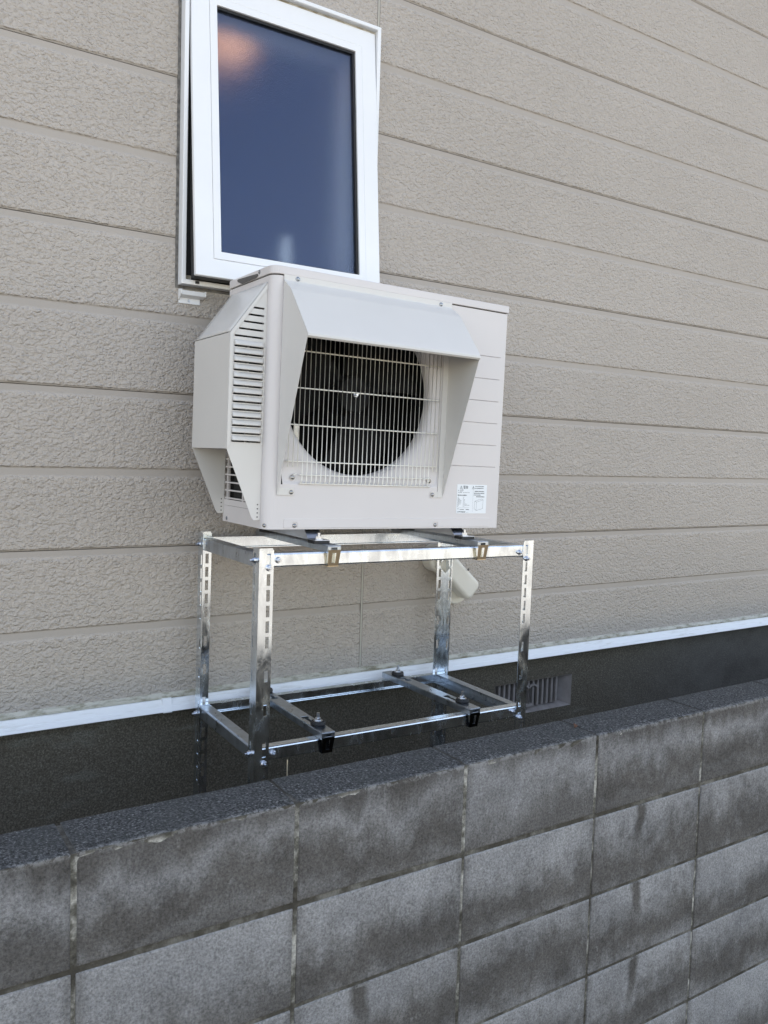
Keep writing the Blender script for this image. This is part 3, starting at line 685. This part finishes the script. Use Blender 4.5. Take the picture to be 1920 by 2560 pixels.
# ------------------------------------------------------------------ air conditioner
AO = (0.9275, -0.4304, 1.2134)
ac = empty('air_conditioner', AO, (0, 0.0155, -0.0022))
tag(ac, 'beige outdoor air conditioner unit with round fan and wire grille standing on the steel stand', 'air conditioner')
AW, AD, AH = 0.8, 0.29, 0.689
RC = 0.026; RRT = 0.005
HZ = 0.6640         # top of front panel
# body outline helper (counter-clockwise, plan view)
def plan(o, r=RC, rb=0.006, n=7):
    pts = []
    for cx, cy, a0, rr in ((r-o, r-o, 180, r), (AW-RRT+o, RRT-o, 270, RRT), (AW-rb+o, AD-rb+o, 0, rb), (rb-o, AD-rb+o, 90, rb)):
        for i in range(n+1):
            t = R(a0+90*i/n); pts.append((cx+rr*math.cos(t), cy+rr*math.sin(t)))
    return pts
# --- front panel
FX0, FX1, FZ0, FZ1 = 0.044, 0.566, 0.1205, 0.634     # recessed square round the fan
CX, CZ, CR = 0.2920, 0.3850, 0.2350
bm = newbm()
def fquad(pts): return bm.faces.new([bm.verts.new(p) for p in pts])
# rounded left and right corners
def arc_x(left):
    out = []
    for i in range(9):
        t = R(180+90*i/8) if left else R(270+90*i/8)
        cx, q_ = (RC, RC) if left else (AW-RRT, RRT)
        out.append((cx+q_*math.cos(t), q_+q_*math.sin(t)))
    return out
zlist = [0.0, FZ0, FZ1, HZ]
for left in (True, False):
    pts = arc_x(left)
    if not left: pts = pts + [(AW, 0.05)]
    else: pts = [(0, 0.031)] + pts
    A = [bm.verts.new((x, y, 0.0)) for x, y in pts]; B = [bm.verts.new((x, y, HZ)) for x, y in pts]
    for i in range(len(pts)-1):
        fc = bm.faces.new((A[i], A[i+1], B[i+1], B[i])); fc.smooth = True
# grooved right-hand field
gz = [0.5288, 0.4605, 0.3927, 0.3248, 0.2569, 0.1901]
xs = [FX1, 0.598, 0.6005, 0.7770, 0.7790, AW-RRT]
zs = sorted([0.0, HZ] + [q for g_ in gz for q in (g_-0.0016, g_-0.0004, g_+0.0008)])
gset = {round(g_-0.0004, 5) for g_ in gz}
gv = {}
for i, xx in enumerate(xs):
    for j, zz in enumerate(zs):
        dpt = 0.0032 if (i in (2, 3) and round(zz, 5) in gset) else 0.0
        gv[(i, j)] = bm.verts.new((xx, dpt, zz))
for i in range(len(xs)-1):
    for j in range(len(zs)-1): bm.faces.new((gv[(i, j)], gv[(i+1, j)], gv[(i+1, j+1)], gv[(i, j+1)]))
for x0, x1, z0, z1 in ((RC, FX0, 0, HZ), (FX0, FX1, 0, FZ0), (FX0, FX1, FZ1, HZ)): fquad([(x0, 0, z0), (x1, 0, z0), (x1, 0, z1), (x0, 0, z1)])
# dish: rounded square down to the fan ring
NA = 96
def sq(t, m, rr):
    # point on rounded square at angle t, inset m
    hx, hz = (FX1-FX0)/2-m, (FZ1-FZ0)/2-m; cx, cz = (FX0+FX1)/2, (FZ0+FZ1)/2
    c, s_2 = math.cos(t), math.sin(t); k = 1/max(abs(c)/hx, abs(s_2)/hz); x, z = k*c, k*s_2
    ax_, az_ = hx-rr, hz-rr
    if abs(x) > ax_ and abs(z) > az_:
        # intersect with corner circle
        ex, ez = math.copysign(ax_, x), math.copysign(az_, z); B_ = -(c*ex+s_2*ez); C_ = ex*ex+ez*ez-rr*rr
        k = -B_+math.sqrt(max(B_*B_-C_, 0)); x, z = k*c, k*s_2
    return cx+x, cz+z
rings = []
base_t = [2*math.pi*i/NA + math.pi/4 for i in range(NA)]
def ringv(fn): return [bm.verts.new(fn(t)) for t in base_t]
rings.append(ringv(lambda t: (sq(t, 0, 0.0001)[0], 0, sq(t, 0, 0.0001)[1])))
rings.append(ringv(lambda t: (sq(t, 0.003, 0.010)[0], 0.0004, sq(t, 0.003, 0.010)[1])))
rings.append(ringv(lambda t: (sq(t, 0.0055, 0.010)[0], 0.0045, sq(t, 0.0055, 0.010)[1])))
def circ(t, rad, y): return (CX+rad*math.cos(t), y, CZ+rad*math.sin(t))
def flare(t):
    p = Vector(sq(t, 0.0055, 0.010)); c_ = Vector((CX, CZ)); return (p-c_).length - CR
for ee, yy in ((0.9, 0.0055), (0.030, 0.0085), (0.020, 0.0110), (0.012, 0.0150), (0.006, 0.0205), (0.002, 0.0280), (0.0, 0.0360), (0.0005, 0.046)):
    def fr_(t, ee=ee, yy=yy):
        q_ = math.atan2(sq(t, 0.0055, 0.010)[1]-CZ, sq(t, 0.0055, 0.010)[0]-CX); fl_ = flare(t)
        rad = CR + (fl_*0.9 if ee == 0.9 else min(ee, fl_*(0.85 if ee > 0.025 else 0.7 if ee > 0.015 else 0.5 if ee > 0.01 else 0.3)))
        return circ(q_, rad, yy)
    rings.append(ringv(fr_))
for A, B in zip(rings, rings[1:]):
    for i in range(NA):
        fc = bm.faces.new((A[i], A[(i+1) % NA], B[(i+1) % NA], B[i])); fc.smooth = True
fp = link('front_panel', bm, m_ac, ac)
# raised skirt along the bottom of the front
bm = newbm()
def skirt():
    pts = [(0.057, 0.0038), (0.080, 0.0038), (0.080, 0.0165), (0.0825, 0.019), (0.094, 0.019), (0.0965, 0.0165), (0.0965, 0.0038),
           (0.548, 0.0038), (0.548, 0.0165), (0.5505, 0.019), (0.5635, 0.019), (0.566, 0.0165), (0.566, 0.0038), (0.763, 0.0038), (0.764, 0.005), (0.764, 0.0295), (0.763, 0.0305), (0.057, 0.0285), (0.056, 0.0275), (0.056, 0.0048)]
    return pts
prism(bm, skirt(), -0.0016, 0.0006, XZ); link('lower_skirt', bm, m_ac, fp, bevel=0.0012)
def acscrew(p, ax, parent, rad=0.0052):
    bm = newbm(); a = Vector(ax); cyl(bm, Vector(p), ax, rad*1.25, 0.0007, 16); cyl(bm, Vector(p)+a*0.0007, ax, rad, 0.0012, 16, rad*0.85); cyl(bm, Vector(p)+a*0.0019, ax, rad*0.85, 0.001, 16, rad*0.4)
    return link('screw', bm, m_screw, parent)
acscrew((0.0880, -0.0003, 0.0100), Fy, fp); acscrew((0.5570, -0.0003, 0.0100), Fy, fp)
acscrew((0.0785, 0.003, 0.1395), Fy, fp, 0.006); acscrew((0.5290, 0.003, 0.1400), Fy, fp, 0.006)
# --- body shell (sides, back, floor)
bm = newbm()
pl = plan(0)
box(bm, AW-0.0012, AW, 0.05, AD, 0, HZ); box(bm, 0.02, AW-0.0012, AD-0.0012, AD, 0, HZ); box(bm, 0.0002, AW-0.0002, 0.03, AD-0.0012, 0.001, 0.0022)
box(bm, 0.0003, 0.0015, 0.0315, AD-0.012, 0.0, 0.0465)           # base skirt on the left side
box(bm, -0.0008, 0.0008, 0.0315, AD-0.012, 0.0475, 0.0640)
box(bm, 0.0003, 0.0015, AD-0.012, AD, 0, 0.064); box(bm, 0.0003, 0.0015, 0.0315, AD, 0.61, HZ)
box(bm, 0.0003, 0.0015, 0.0315, 0.052, 0.064, 0.61)
link('cabinet', bm, m_ac, ac)
acscrew((0.0002, 0.259, 0.0095), Ly, ac, 0.0045); acscrew((0.0045, 0.0105, 0.010), (-0.85, -0.52, 0), ac, 0.0045)
# coil and lattice on the left
bm = newbm(); box(bm, 0.020, 0.045, 0.06, AD-0.004, 0.03, 0.64)
link('coil', bm, m_coil, ac)
bm = newbm(); box(bm, 0.02, AW-0.01, AD-0.03, AD-0.002, 0.03, 0.64); box(bm, 0.58, 0.585, 0.035, AD-0.03, 0.02, 0.65)
link('inner_panel', bm, m_dark, ac)
bm = newbm(); zz = [0.066+0.0225*i for i in range(25)]
for z_ in zz: box(bm, 0.002, 0.006, 0.055, AD-0.006, z_, z_+0.0042)
for y_ in (0.055, 0.150, 0.262): box(bm, 0.001, 0.0065, y_, y_+0.0055, 0.064, 0.61)
link('coil_lattice', bm, m_ac, ac)
# --- lid
bm = newbm(); prism(bm, plan(0.003, RC+0.002, 0.01), HZ+0.0032, AH, XY); prism(bm, plan(-0.003), HZ-0.002, HZ+0.0031, XY, 1)
lid = link('top_lid', bm, [m_ac, m_groove], ac, bevel=0.0022)
acscrew((-0.0032, 0.079, 0.681), Ly, lid, 0.0045)
bm = newbm(); prism(bm, [(0.085, 0.672), (0.098, 0.668), (0.19, 0.666), (0.222, 0.6765), (0.226, 0.682), (0.218, 0.6835), (0.12, 0.6795), (0.088, 0.678)], -0.0055, -0.0034, YZ)
link('handle_recess', bm, m_groove, lid, bevel=0.001)
# --- fan
fan = empty('fan', (CX+0.004, 0.105, CZ-0.006)); fan.parent = ac
bm = newbm()
for k in range(3):
    a0 = R(120*k+20); g = {}
    for i in range(9):
        rr = 0.055 + (0.226-0.055)*i/8
        for j in range(9):
            tt = a0 + R(-10 - 6*i/8 + (78+10*i/8)*j/8); yy = -0.035 + 0.075*(j/8) + 0.012*math.sin(math.pi*j/8)
            g[(i, j)] = bm.verts.new((rr*math.cos(tt), yy, rr*math.sin(tt)))
    for i in range(8):
        for j in range(8): bm.faces.new((g[(i, j)], g[(i+1, j)], g[(i+1, j+1)], g[(i, j+1)]))
fb = link('fan_blades', bm, m_dark, fan, smooth=True); s3 = fb.modifiers.new('thick', 'SOLIDIFY'); s3.thickness = 0.003
bm = newbm(); cyl(bm, (0, -0.045, 0), (0, 1, 0), 0.052, 0.09, 32, 0.060); link('fan_hub', bm, m_dark, fan, bevel=0.005)
bm = newbm(); cyl(bm, (0, -0.0455, 0), (0, -1, 0), 0.0075, 0.005, 6); cyl(bm, (0, -0.0505, 0), (0, -1, 0), 0.004, 0.008, 12); link('hub_nut', bm, m_zink, fan)
bm = newbm(); NS = 64    # shroud
A = [bm.verts.new(circ(2*math.pi*i/NS, CR+0.002, 0.045)) for i in range(NS)]; B = [bm.verts.new(circ(2*math.pi*i/NS, CR+0.006, 0.12)) for i in range(NS)]
for i in range(NS): bm.faces.new((A[i], A[(i+1) % NS], B[(i+1) % NS], B[i]))
link('fan_shroud', bm, m_dark, ac, smooth=True)
bm = newbm(); box(bm, 0.152, 0.155, 0.150, 0.165, 0.225, 0.32); box(bm, 0.155, 0.1685, 0.150, 0.152, 0.215, 0.285)
link('motor_bracket', bm, m_screw, ac)
bm = newbm(); box(bm, 0.17, 0.174, 0.15, 0.165, 0.49, 0.60); link('motor_bracket', bm, m_screw, ac)
# --- wire grille
bm = newbm(); yw = -0.006; WR = 0.0017
gx0, gx1 = 0.0590, 0.5480; nv = 34
for i in range(nv+1):
    xx = gx0 + (gx1-gx0)*i/nv
    zb = 0.1270 if 2 < i < nv-1 else 0.160
    zt_ = 0.615
    pts = [(xx, 0.002, zt_), (xx, yw, zt_-0.012), (xx, yw, zb+0.008), (xx, yw+0.002, zb+0.001), (xx, 0.004, zb-0.003)]
    if not (2 < i < nv-1): pts = pts[:3]
    tube(bm, pts, WR, 6)
for z_ in (0.5745, 0.4765, 0.3785, 0.2806, 0.1826):
    a_, b_ = gx0-0.004, gx1+0.004
    tube(bm, [(a_, 0.002, z_), (a_+0.003, yw+0.0022, z_), (b_-0.003, yw+0.0022, z_), (b_, 0.002, z_)], WR*1.15, 6)
for z_ in (0.1468, 0.1238): tube(bm, [(gx0+(gx1-gx0)*2.6/nv, yw+0.0022, z_), (gx0+(gx1-gx0)*(nv-1.4)/nv, yw+0.0022, z_)], WR*1.15, 6)
tube(bm, [(gx0+0.030, 0, 0.150), (gx0+0.018, 0, 0.146), (0.0785, 0.001, 0.1395)], WR, 6); tube(bm, [(gx1-0.02, 0, 0.152), (0.529, 0.001, 0.140)], WR, 6)
link('fan_grille', bm, m_wire, ac, smooth=True)
# --- rating label
lb = newbm(); prism(lb, rrect(0.6337, 0.7500, 0.0450, 0.1335, 0.002, 3), -0.0006, 0.0004, XZ)
lab = link('rating_label', lb, m_label, ac)
def text(s, x, z, size, parent, m, bold=0.0, align='LEFT', y=-0.0009):
    cu = bpy.data.curves.new('t', 'FONT'); cu.body = s; cu.size = size; cu.offset = bold; cu.resolution_u = 2; cu.align_x = align
    ob = bpy.data.objects.new('t', cu); col.objects.link(ob)
    dg = bpy.context.evaluated_depsgraph_get(); me = bpy.data.meshes.new_from_object(ob.evaluated_get(dg)); 
    bpy.data.objects.remove(ob); bpy.data.curves.remove(cu)
    me.transform(Matrix.Translation((x, y, z)) @ Matrix.Rotation(math.pi/2, 4, 'X'))
    return me
bm = newbm()
def addtext(*a, **k):
    me = text(*a, parent=None, m=None, **k); bm.from_mesh(me); bpy.data.meshes.remove(me)
addtext('警告', 0.6570, 0.1215, 0.0095, bold=0.0002)
addtext('三菱', 0.6445, 0.1118, 0.0068, bold=0.0002)
addtext('三菱電機株式会社', 0.6368, 0.0478, 0.0042, bold=0.00015)
def bar(x0, z0, x1, z1, wd):
    d = Vector((x1-x0, z1-z0)).normalized(); n_ = Vector((-d.y, d.x))*wd/2
    bm.faces.new([bm.verts.new((x, -0.0009, z)) for x, z in ((x0-n_.x, z0-n_.y), (x1-n_.x, z1-n_.y), (x1+n_.x, z1+n_.y), (x0+n_.x, z0+n_.y))])
for tx in (0.6490, 0.6960):      # warning triangles
    bar(tx-0.0045, 0.1205, tx+0.0045, 0.1205, 0.0009); bar(tx-0.0045, 0.1205, tx, 0.1290, 0.0009); bar(tx+0.0045, 0.1205, tx, 0.1290, 0.0009); bar(tx, 0.1228, tx, 0.1265, 0.001)
# print too small to read in the photograph: fine broken rules
rl = random.Random(3)
def rules(x0, x1, z, wd):
    x = x0
    while x < x1-0.001:
        n_ = min(rl.uniform(0.0012, 0.004), x1-x); bar(x, z, x+n_, z, wd*rl.uniform(0.7, 1.1)); x += n_+0.0006
rules(0.7030, 0.7380, 0.1280, 0.0022); rules(0.7030, 0.7360, 0.1225, 0.0022)
rules(0.6368, 0.6540, 0.1088, 0.0012); rules(0.6570, 0.6830, 0.1088, 0.0010); rules(0.6368, 0.6720, 0.1005, 0.0030)
for i, (l_, v_) in enumerate(((.004, .005), (.008, .004), (.011, .008), (.016, .008), (.014, .007), (.015, .008), (.012, .017), (.006, .026), (.004, .006))):
    rules(0.6368, 0.6368+l_, 0.0945-0.0035*i, 0.0014); rules(0.6580, 0.6580+v_, 0.0945-0.0035*i, 0.0010)
rules(0.7020, 0.7390, 0.1130, 0.0024); rules(0.6990, 0.7400, 0.1072, 0.0024); rules(0.6990, 0.7270, 0.1018, 0.0024); rules(0.7090, 0.7410, 0.0965, 0.0026)
rules(0.6368, 0.6440, 0.0585, 0.0012); rules(0.6470, 0.6640, 0.0568, 0.0024); rules(0.6700, 0.6830, 0.0568, 0.0022)
# three-rhombus mark
for a_ in (90, 210, 330):
    cx_, cz_ = 0.6395, 0.1145; d0 = Vector((math.cos(R(a_)), math.sin(R(a_))))*0.0026; s_a = Vector((math.cos(R(a_+30)), math.sin(R(a_+30))))*0.0016; s_b = Vector((math.cos(R(a_-30)), math.sin(R(a_-30))))*0.0016
    bm.faces.new([bm.verts.new((cx_+q.x, -0.0009, cz_+q.y)) for q in (Vector((0, 0)), s_b, s_a+s_b, s_a)])
# line drawing of the unit on the label
for p_ in ((0.7040, 0.0830, 0.7110, 0.0800), (0.7110, 0.0800, 0.7370, 0.0870), (0.7370, 0.0870, 0.7300, 0.0895), (0.7300, 0.0895, 0.7040, 0.0830), (0.7040, 0.0830, 0.7030, 0.0590), (0.7110, 0.0800, 0.7110, 0.0540), (0.7370, 0.0870, 0.7360, 0.0600), (0.7110, 0.0540, 0.7360, 0.0600), (0.7030, 0.0590, 0.7110, 0.0540)):
    bar(*p_, 0.0006)
for p_ in ((0.6365, 0.0625, 0.6830, 0.0625), (0.6700, 0.0480, 0.6810, 0.0480), (0.6960, 0.050, 0.6960, 0.130)): bar(*p_, 0.00035)
link('label_print', bm, m_ink, lab)

# --- discharge hood over the fan
hood = empty('discharge_hood', (0.31, 0, 0.4)); hood.parent = ac
HM = Matrix.Translation((-0.31, 0, -0.4))
def hp(name, bm, m=m_hood, **k): return link(name, bm, m, hood, mx=HM, **k)
xl, xr, tk = 0.0310, 0.5790, 0.0012
sideprof = [(-0.0012, 0.6495), (-0.020, 0.6420), (-0.0440, 0.6225), (-0.1425, 0.5060), (-0.1460, 0.4985), (-0.1460, 0.4960), (-0.0012, 0.0915)]
for xx, nm in ((xl, 'left'), (xr-tk, 'right')):
    bm = newbm(); prism(bm, sideprof, xx, xx+tk, YZ); hp('side_plate', bm)
bm = newbm()
roofp = [(-0.0020, 0.6680), (-0.0022, 0.6540), (-0.0070, 0.6480), (-0.0200, 0.6400), (-0.0440, 0.6235), (-0.0700, 0.5935), (-0.1430, 0.5070), (-0.1470, 0.5010), (-0.1475, 0.4960), (-0.1440, 0.4925), (-0.1390, 0.4930)]
sheet(bm, roofp, xl-0.0004, xr+0.0004, -0.0014, YZ)
hp('hood_roof', bm, smooth=False, bevel=0.0004)
bm = newbm()
box(bm, xl+0.0012, 0.0360, -0.0026, -0.0012, 0.0915, 0.648); box(bm, 0.0360, 0.0815, -0.0026, -0.0012, 0.0915, 0.1110)
hp('mounting_flange', bm, bevel=0.0006); bm = newbm()
box(bm, 0.5595, xr-0.0012, -0.0026, -0.0012, 0.0915, 0.645); box(bm, 0.5335, 0.5595, -0.0026, -0.0012, 0.0915, 0.1090)
hp('mounting_flange', bm, bevel=0.0006)
for p_ in ((0.070, -0.0038, 0.6604), (0.5385, -0.0038, 0.6590), (0.0735, -0.0028, 0.1000), (0.5400, -0.0028, 0.1002)):
    o_ = acscrew(p_, Fy, hood, 0.0055); o_.data.transform(HM)
# --- fin guard on the left side
guard = empty('side_guard', (-0.05, 0.155, 0.35)); guard.parent = ac
GM = Matrix.Translation((0.05, -0.155, -0.35))
def gp(name, bm, m=m_hood, **k): return link(name, bm, m, guard, mx=GM, **k)
g0, g1 = 0.0290, 0.2840; gx = -0.1005
slx = [(-0.0395-0.0123*i, 0.577-0.0192*i) for i in range(5)]
lvz = [0.4745-0.02045*i for i in range(13)]
# front plate with slots: built as a cell plate clipped to its slanted outline
prof_g = [(0.0, 0.6460), (gx, 0.5063), (gx, 0.2085), (-0.0250, 0.0300), (-0.0180, 0.0228), (-0.0030, 0.0228), (0.0, 0.0260)]
def xlim(z):
    if z > 0.5063: return gx*(0.6460-z)/(0.6460-0.5063)
    if z < 0.0300: return -0.0250+(0.03-z)*0.9
    if z < 0.2085: return -0.0250 + (gx+0.0250)*(z-0.0300)/(0.2085-0.0300)
    return gx
bm = newbm()
zlev = {0.0228, 0.0300, 0.2085, 0.5063, 0.6460}
holes = []
for x_, z_ in slx: holes.append((x_, -0.0080, z_-0.0024, z_+0.0024))
for z_ in lvz: holes.append((-0.0885, -0.0065, z_-0.0026, z_+0.0016))
for h_ in holes: zlev |= {h_[2], h_[3]}
zlev = sorted(zlev)
for za, zb in zip(zlev, zlev[1:]):
    zm = (za+zb)/2; hs = [h_ for h_ in holes if h_[2] < zm < h_[3]]
    segs = [(None, None)] if not hs else [(None, hs[0][0]), (hs[0][1], None)]
    for s0, s1 in segs:
        a0 = xlim(za) if s0 is None else s0; a1 = xlim(zb) if s0 is None else s0
        b0 = -0.0003 if s1 is None else s1
        if s1 is not None and a1 > b0: a1 = b0
        if abs(a0-b0) < 1e-6 and abs(a1-b0) < 1e-6: continue
        q0 = [(a0, za), (b0, za), (b0, zb), (a1, zb)]
        if abs(a1-b0) < 1e-6: q0 = q0[:3]
        if abs(a0-b0) < 1e-6: q0 = q0[1:]
        prism(bm, q0, g0, g0+tk, XZ)
gfp = gp('slotted_plate', bm)
bm = newbm()
for z_ in lvz:        # pressed louvre above each slot
    nx_, nz_ = 16, 6; g = {}
    x0_, x1_ = -0.0885, -0.0055
    for i in range(nx_+1):
        for j in range(nz_+1):
            t = i/nx_; s = j/nz_; e_ = min(1, min(t, 1-t)/0.10); e_ = math.sqrt(max(0, 1-(1-e_)**2))
            hgt = 0.0075*e_*math.cos(s*math.pi/2)**0.8
            g[(i, j)] = bm.verts.new((x0_+(x1_-x0_)*t, g0-0.0002-hgt, z_+0.0014+0.0128*s))
    for i in range(nx_):
        for j in range(nz_):
            fc = bm.faces.new((g[(i, j)], g[(i+1, j)], g[(i+1, j+1)], g[(i, j+1)])); fc.smooth = True
lo = gp('louvre', bm); sq_ = lo.modifiers.new('thick', 'SOLIDIFY'); sq_.thickness = 0.0008; sq_.offset = -1
bm = newbm(); prism(bm, prof_g, g1-tk, g1, XZ); gp('rear_plate', bm)
bm = newbm(); box(bm, gx-0.0008, gx+0.0004, g0-0.0003, g1+0.0003, 0.2085, 0.5060); gp('outer_plate', bm)
bm = newbm()
# sloping top sheet with a slight bulge, lip turned over the front plate
NU, NV = 14, 10; g = {}
for i in range(NU+1):
    for j in range(NV+1):
        s = i/NU; t = j/NV
        x_ = gx + (0.0 - gx)*s; z_ = 0.5063 + (0.6460-0.5063)*s + 0.0015
        top = 0.028*max(0, (s-0.80)/0.20)**1.5*t
        wv2 = 0.0022*math.sin(s*math.pi)*math.sin(t*math.pi*1.6)
        g[(i, j)] = bm.verts.new((x_ - wv2*0.8 + 0.006*max(0, (s-0.85)/0.15)*t, g0-0.0004+(g1-g0+0.0008)*t, z_+wv2+top*0.25))
for i in range(NU):
    for j in range(NV):
        fc = bm.faces.new((g[(i, j)], g[(i+1, j)], g[(i+1, j+1)], g[(i, j+1)])); fc.smooth = True
tp = gp('sloping_plate', bm); sq_ = tp.modifiers.new('thick', 'SOLIDIFY'); sq_.thickness = 0.0010; sq_.offset = 1
bm = newbm()   # turned lip round the edge of the slotted plate
lip = [(-0.0002, 0.6455), (gx, 0.5063), (gx, 0.2085), (gx+0.0085, 0.2165), (gx+0.0085, 0.5010), (-0.0002, 0.6300)]
prism(bm, lip, g0-0.0022, g0-0.0006, XZ); gp('folded_lip', bm, bevel=0.0008)
for z_ in (0.031, 0.042, 0.053, 0.064):
    for yy in (g0, g1-tk):
        bm = newbm(); cyl(bm, (-0.0085, yy-0.0001, z_), (0, -1, 0), 0.0019, 0.0006, 10); gp('rivet_hole', bm, m_groove)
# --- feet
for fx, pb in ((0.150, -0.0355), (0.650, -0.0306)):
    ft = empty('foot', (fx, 0.13, 0)); ft.parent = ac
    MF = Matrix.Translation((0, -0.13, 0))
    pt = pb + 0.0085
    bm = newbm()
    prism(bm, [(-0.048, pt), (0.305, pt), (0.305, pt+0.0022), (0.272, pt+0.0022), (0.262, 0.0), (0.018, 0.0), (-0.004, pt+0.0022), (-0.048, pt+0.0022)], -0.022, 0.022, YZ)
    link('foot_plate', bm, m_zink, ft, mx=MF, bevel=0.0006)
    for py in (-0.026, 0.290):
        bm = newbm(); box(bm, -0.024, 0.024, py-0.019, py+0.019, pb, pt-0.0002)
        link('rubber_pad', bm, m_black, ft, mx=MF, bevel=0.001)
        bm = newbm(); z0 = pt+0.0024
        cyl(bm, (0, py, z0), (0, 0, 1), 0.012, 0.0016, 20); cyl(bm, (0, py, z0+0.0016), (0, 0, 1), 0.0085, 0.0065, 6); cyl(bm, (0, py, z0+0.0081), (0, 0, 1), 0.0042, 0.009, 12)
        link('foot_bolt', bm, m_zink, ft, mx=MF)
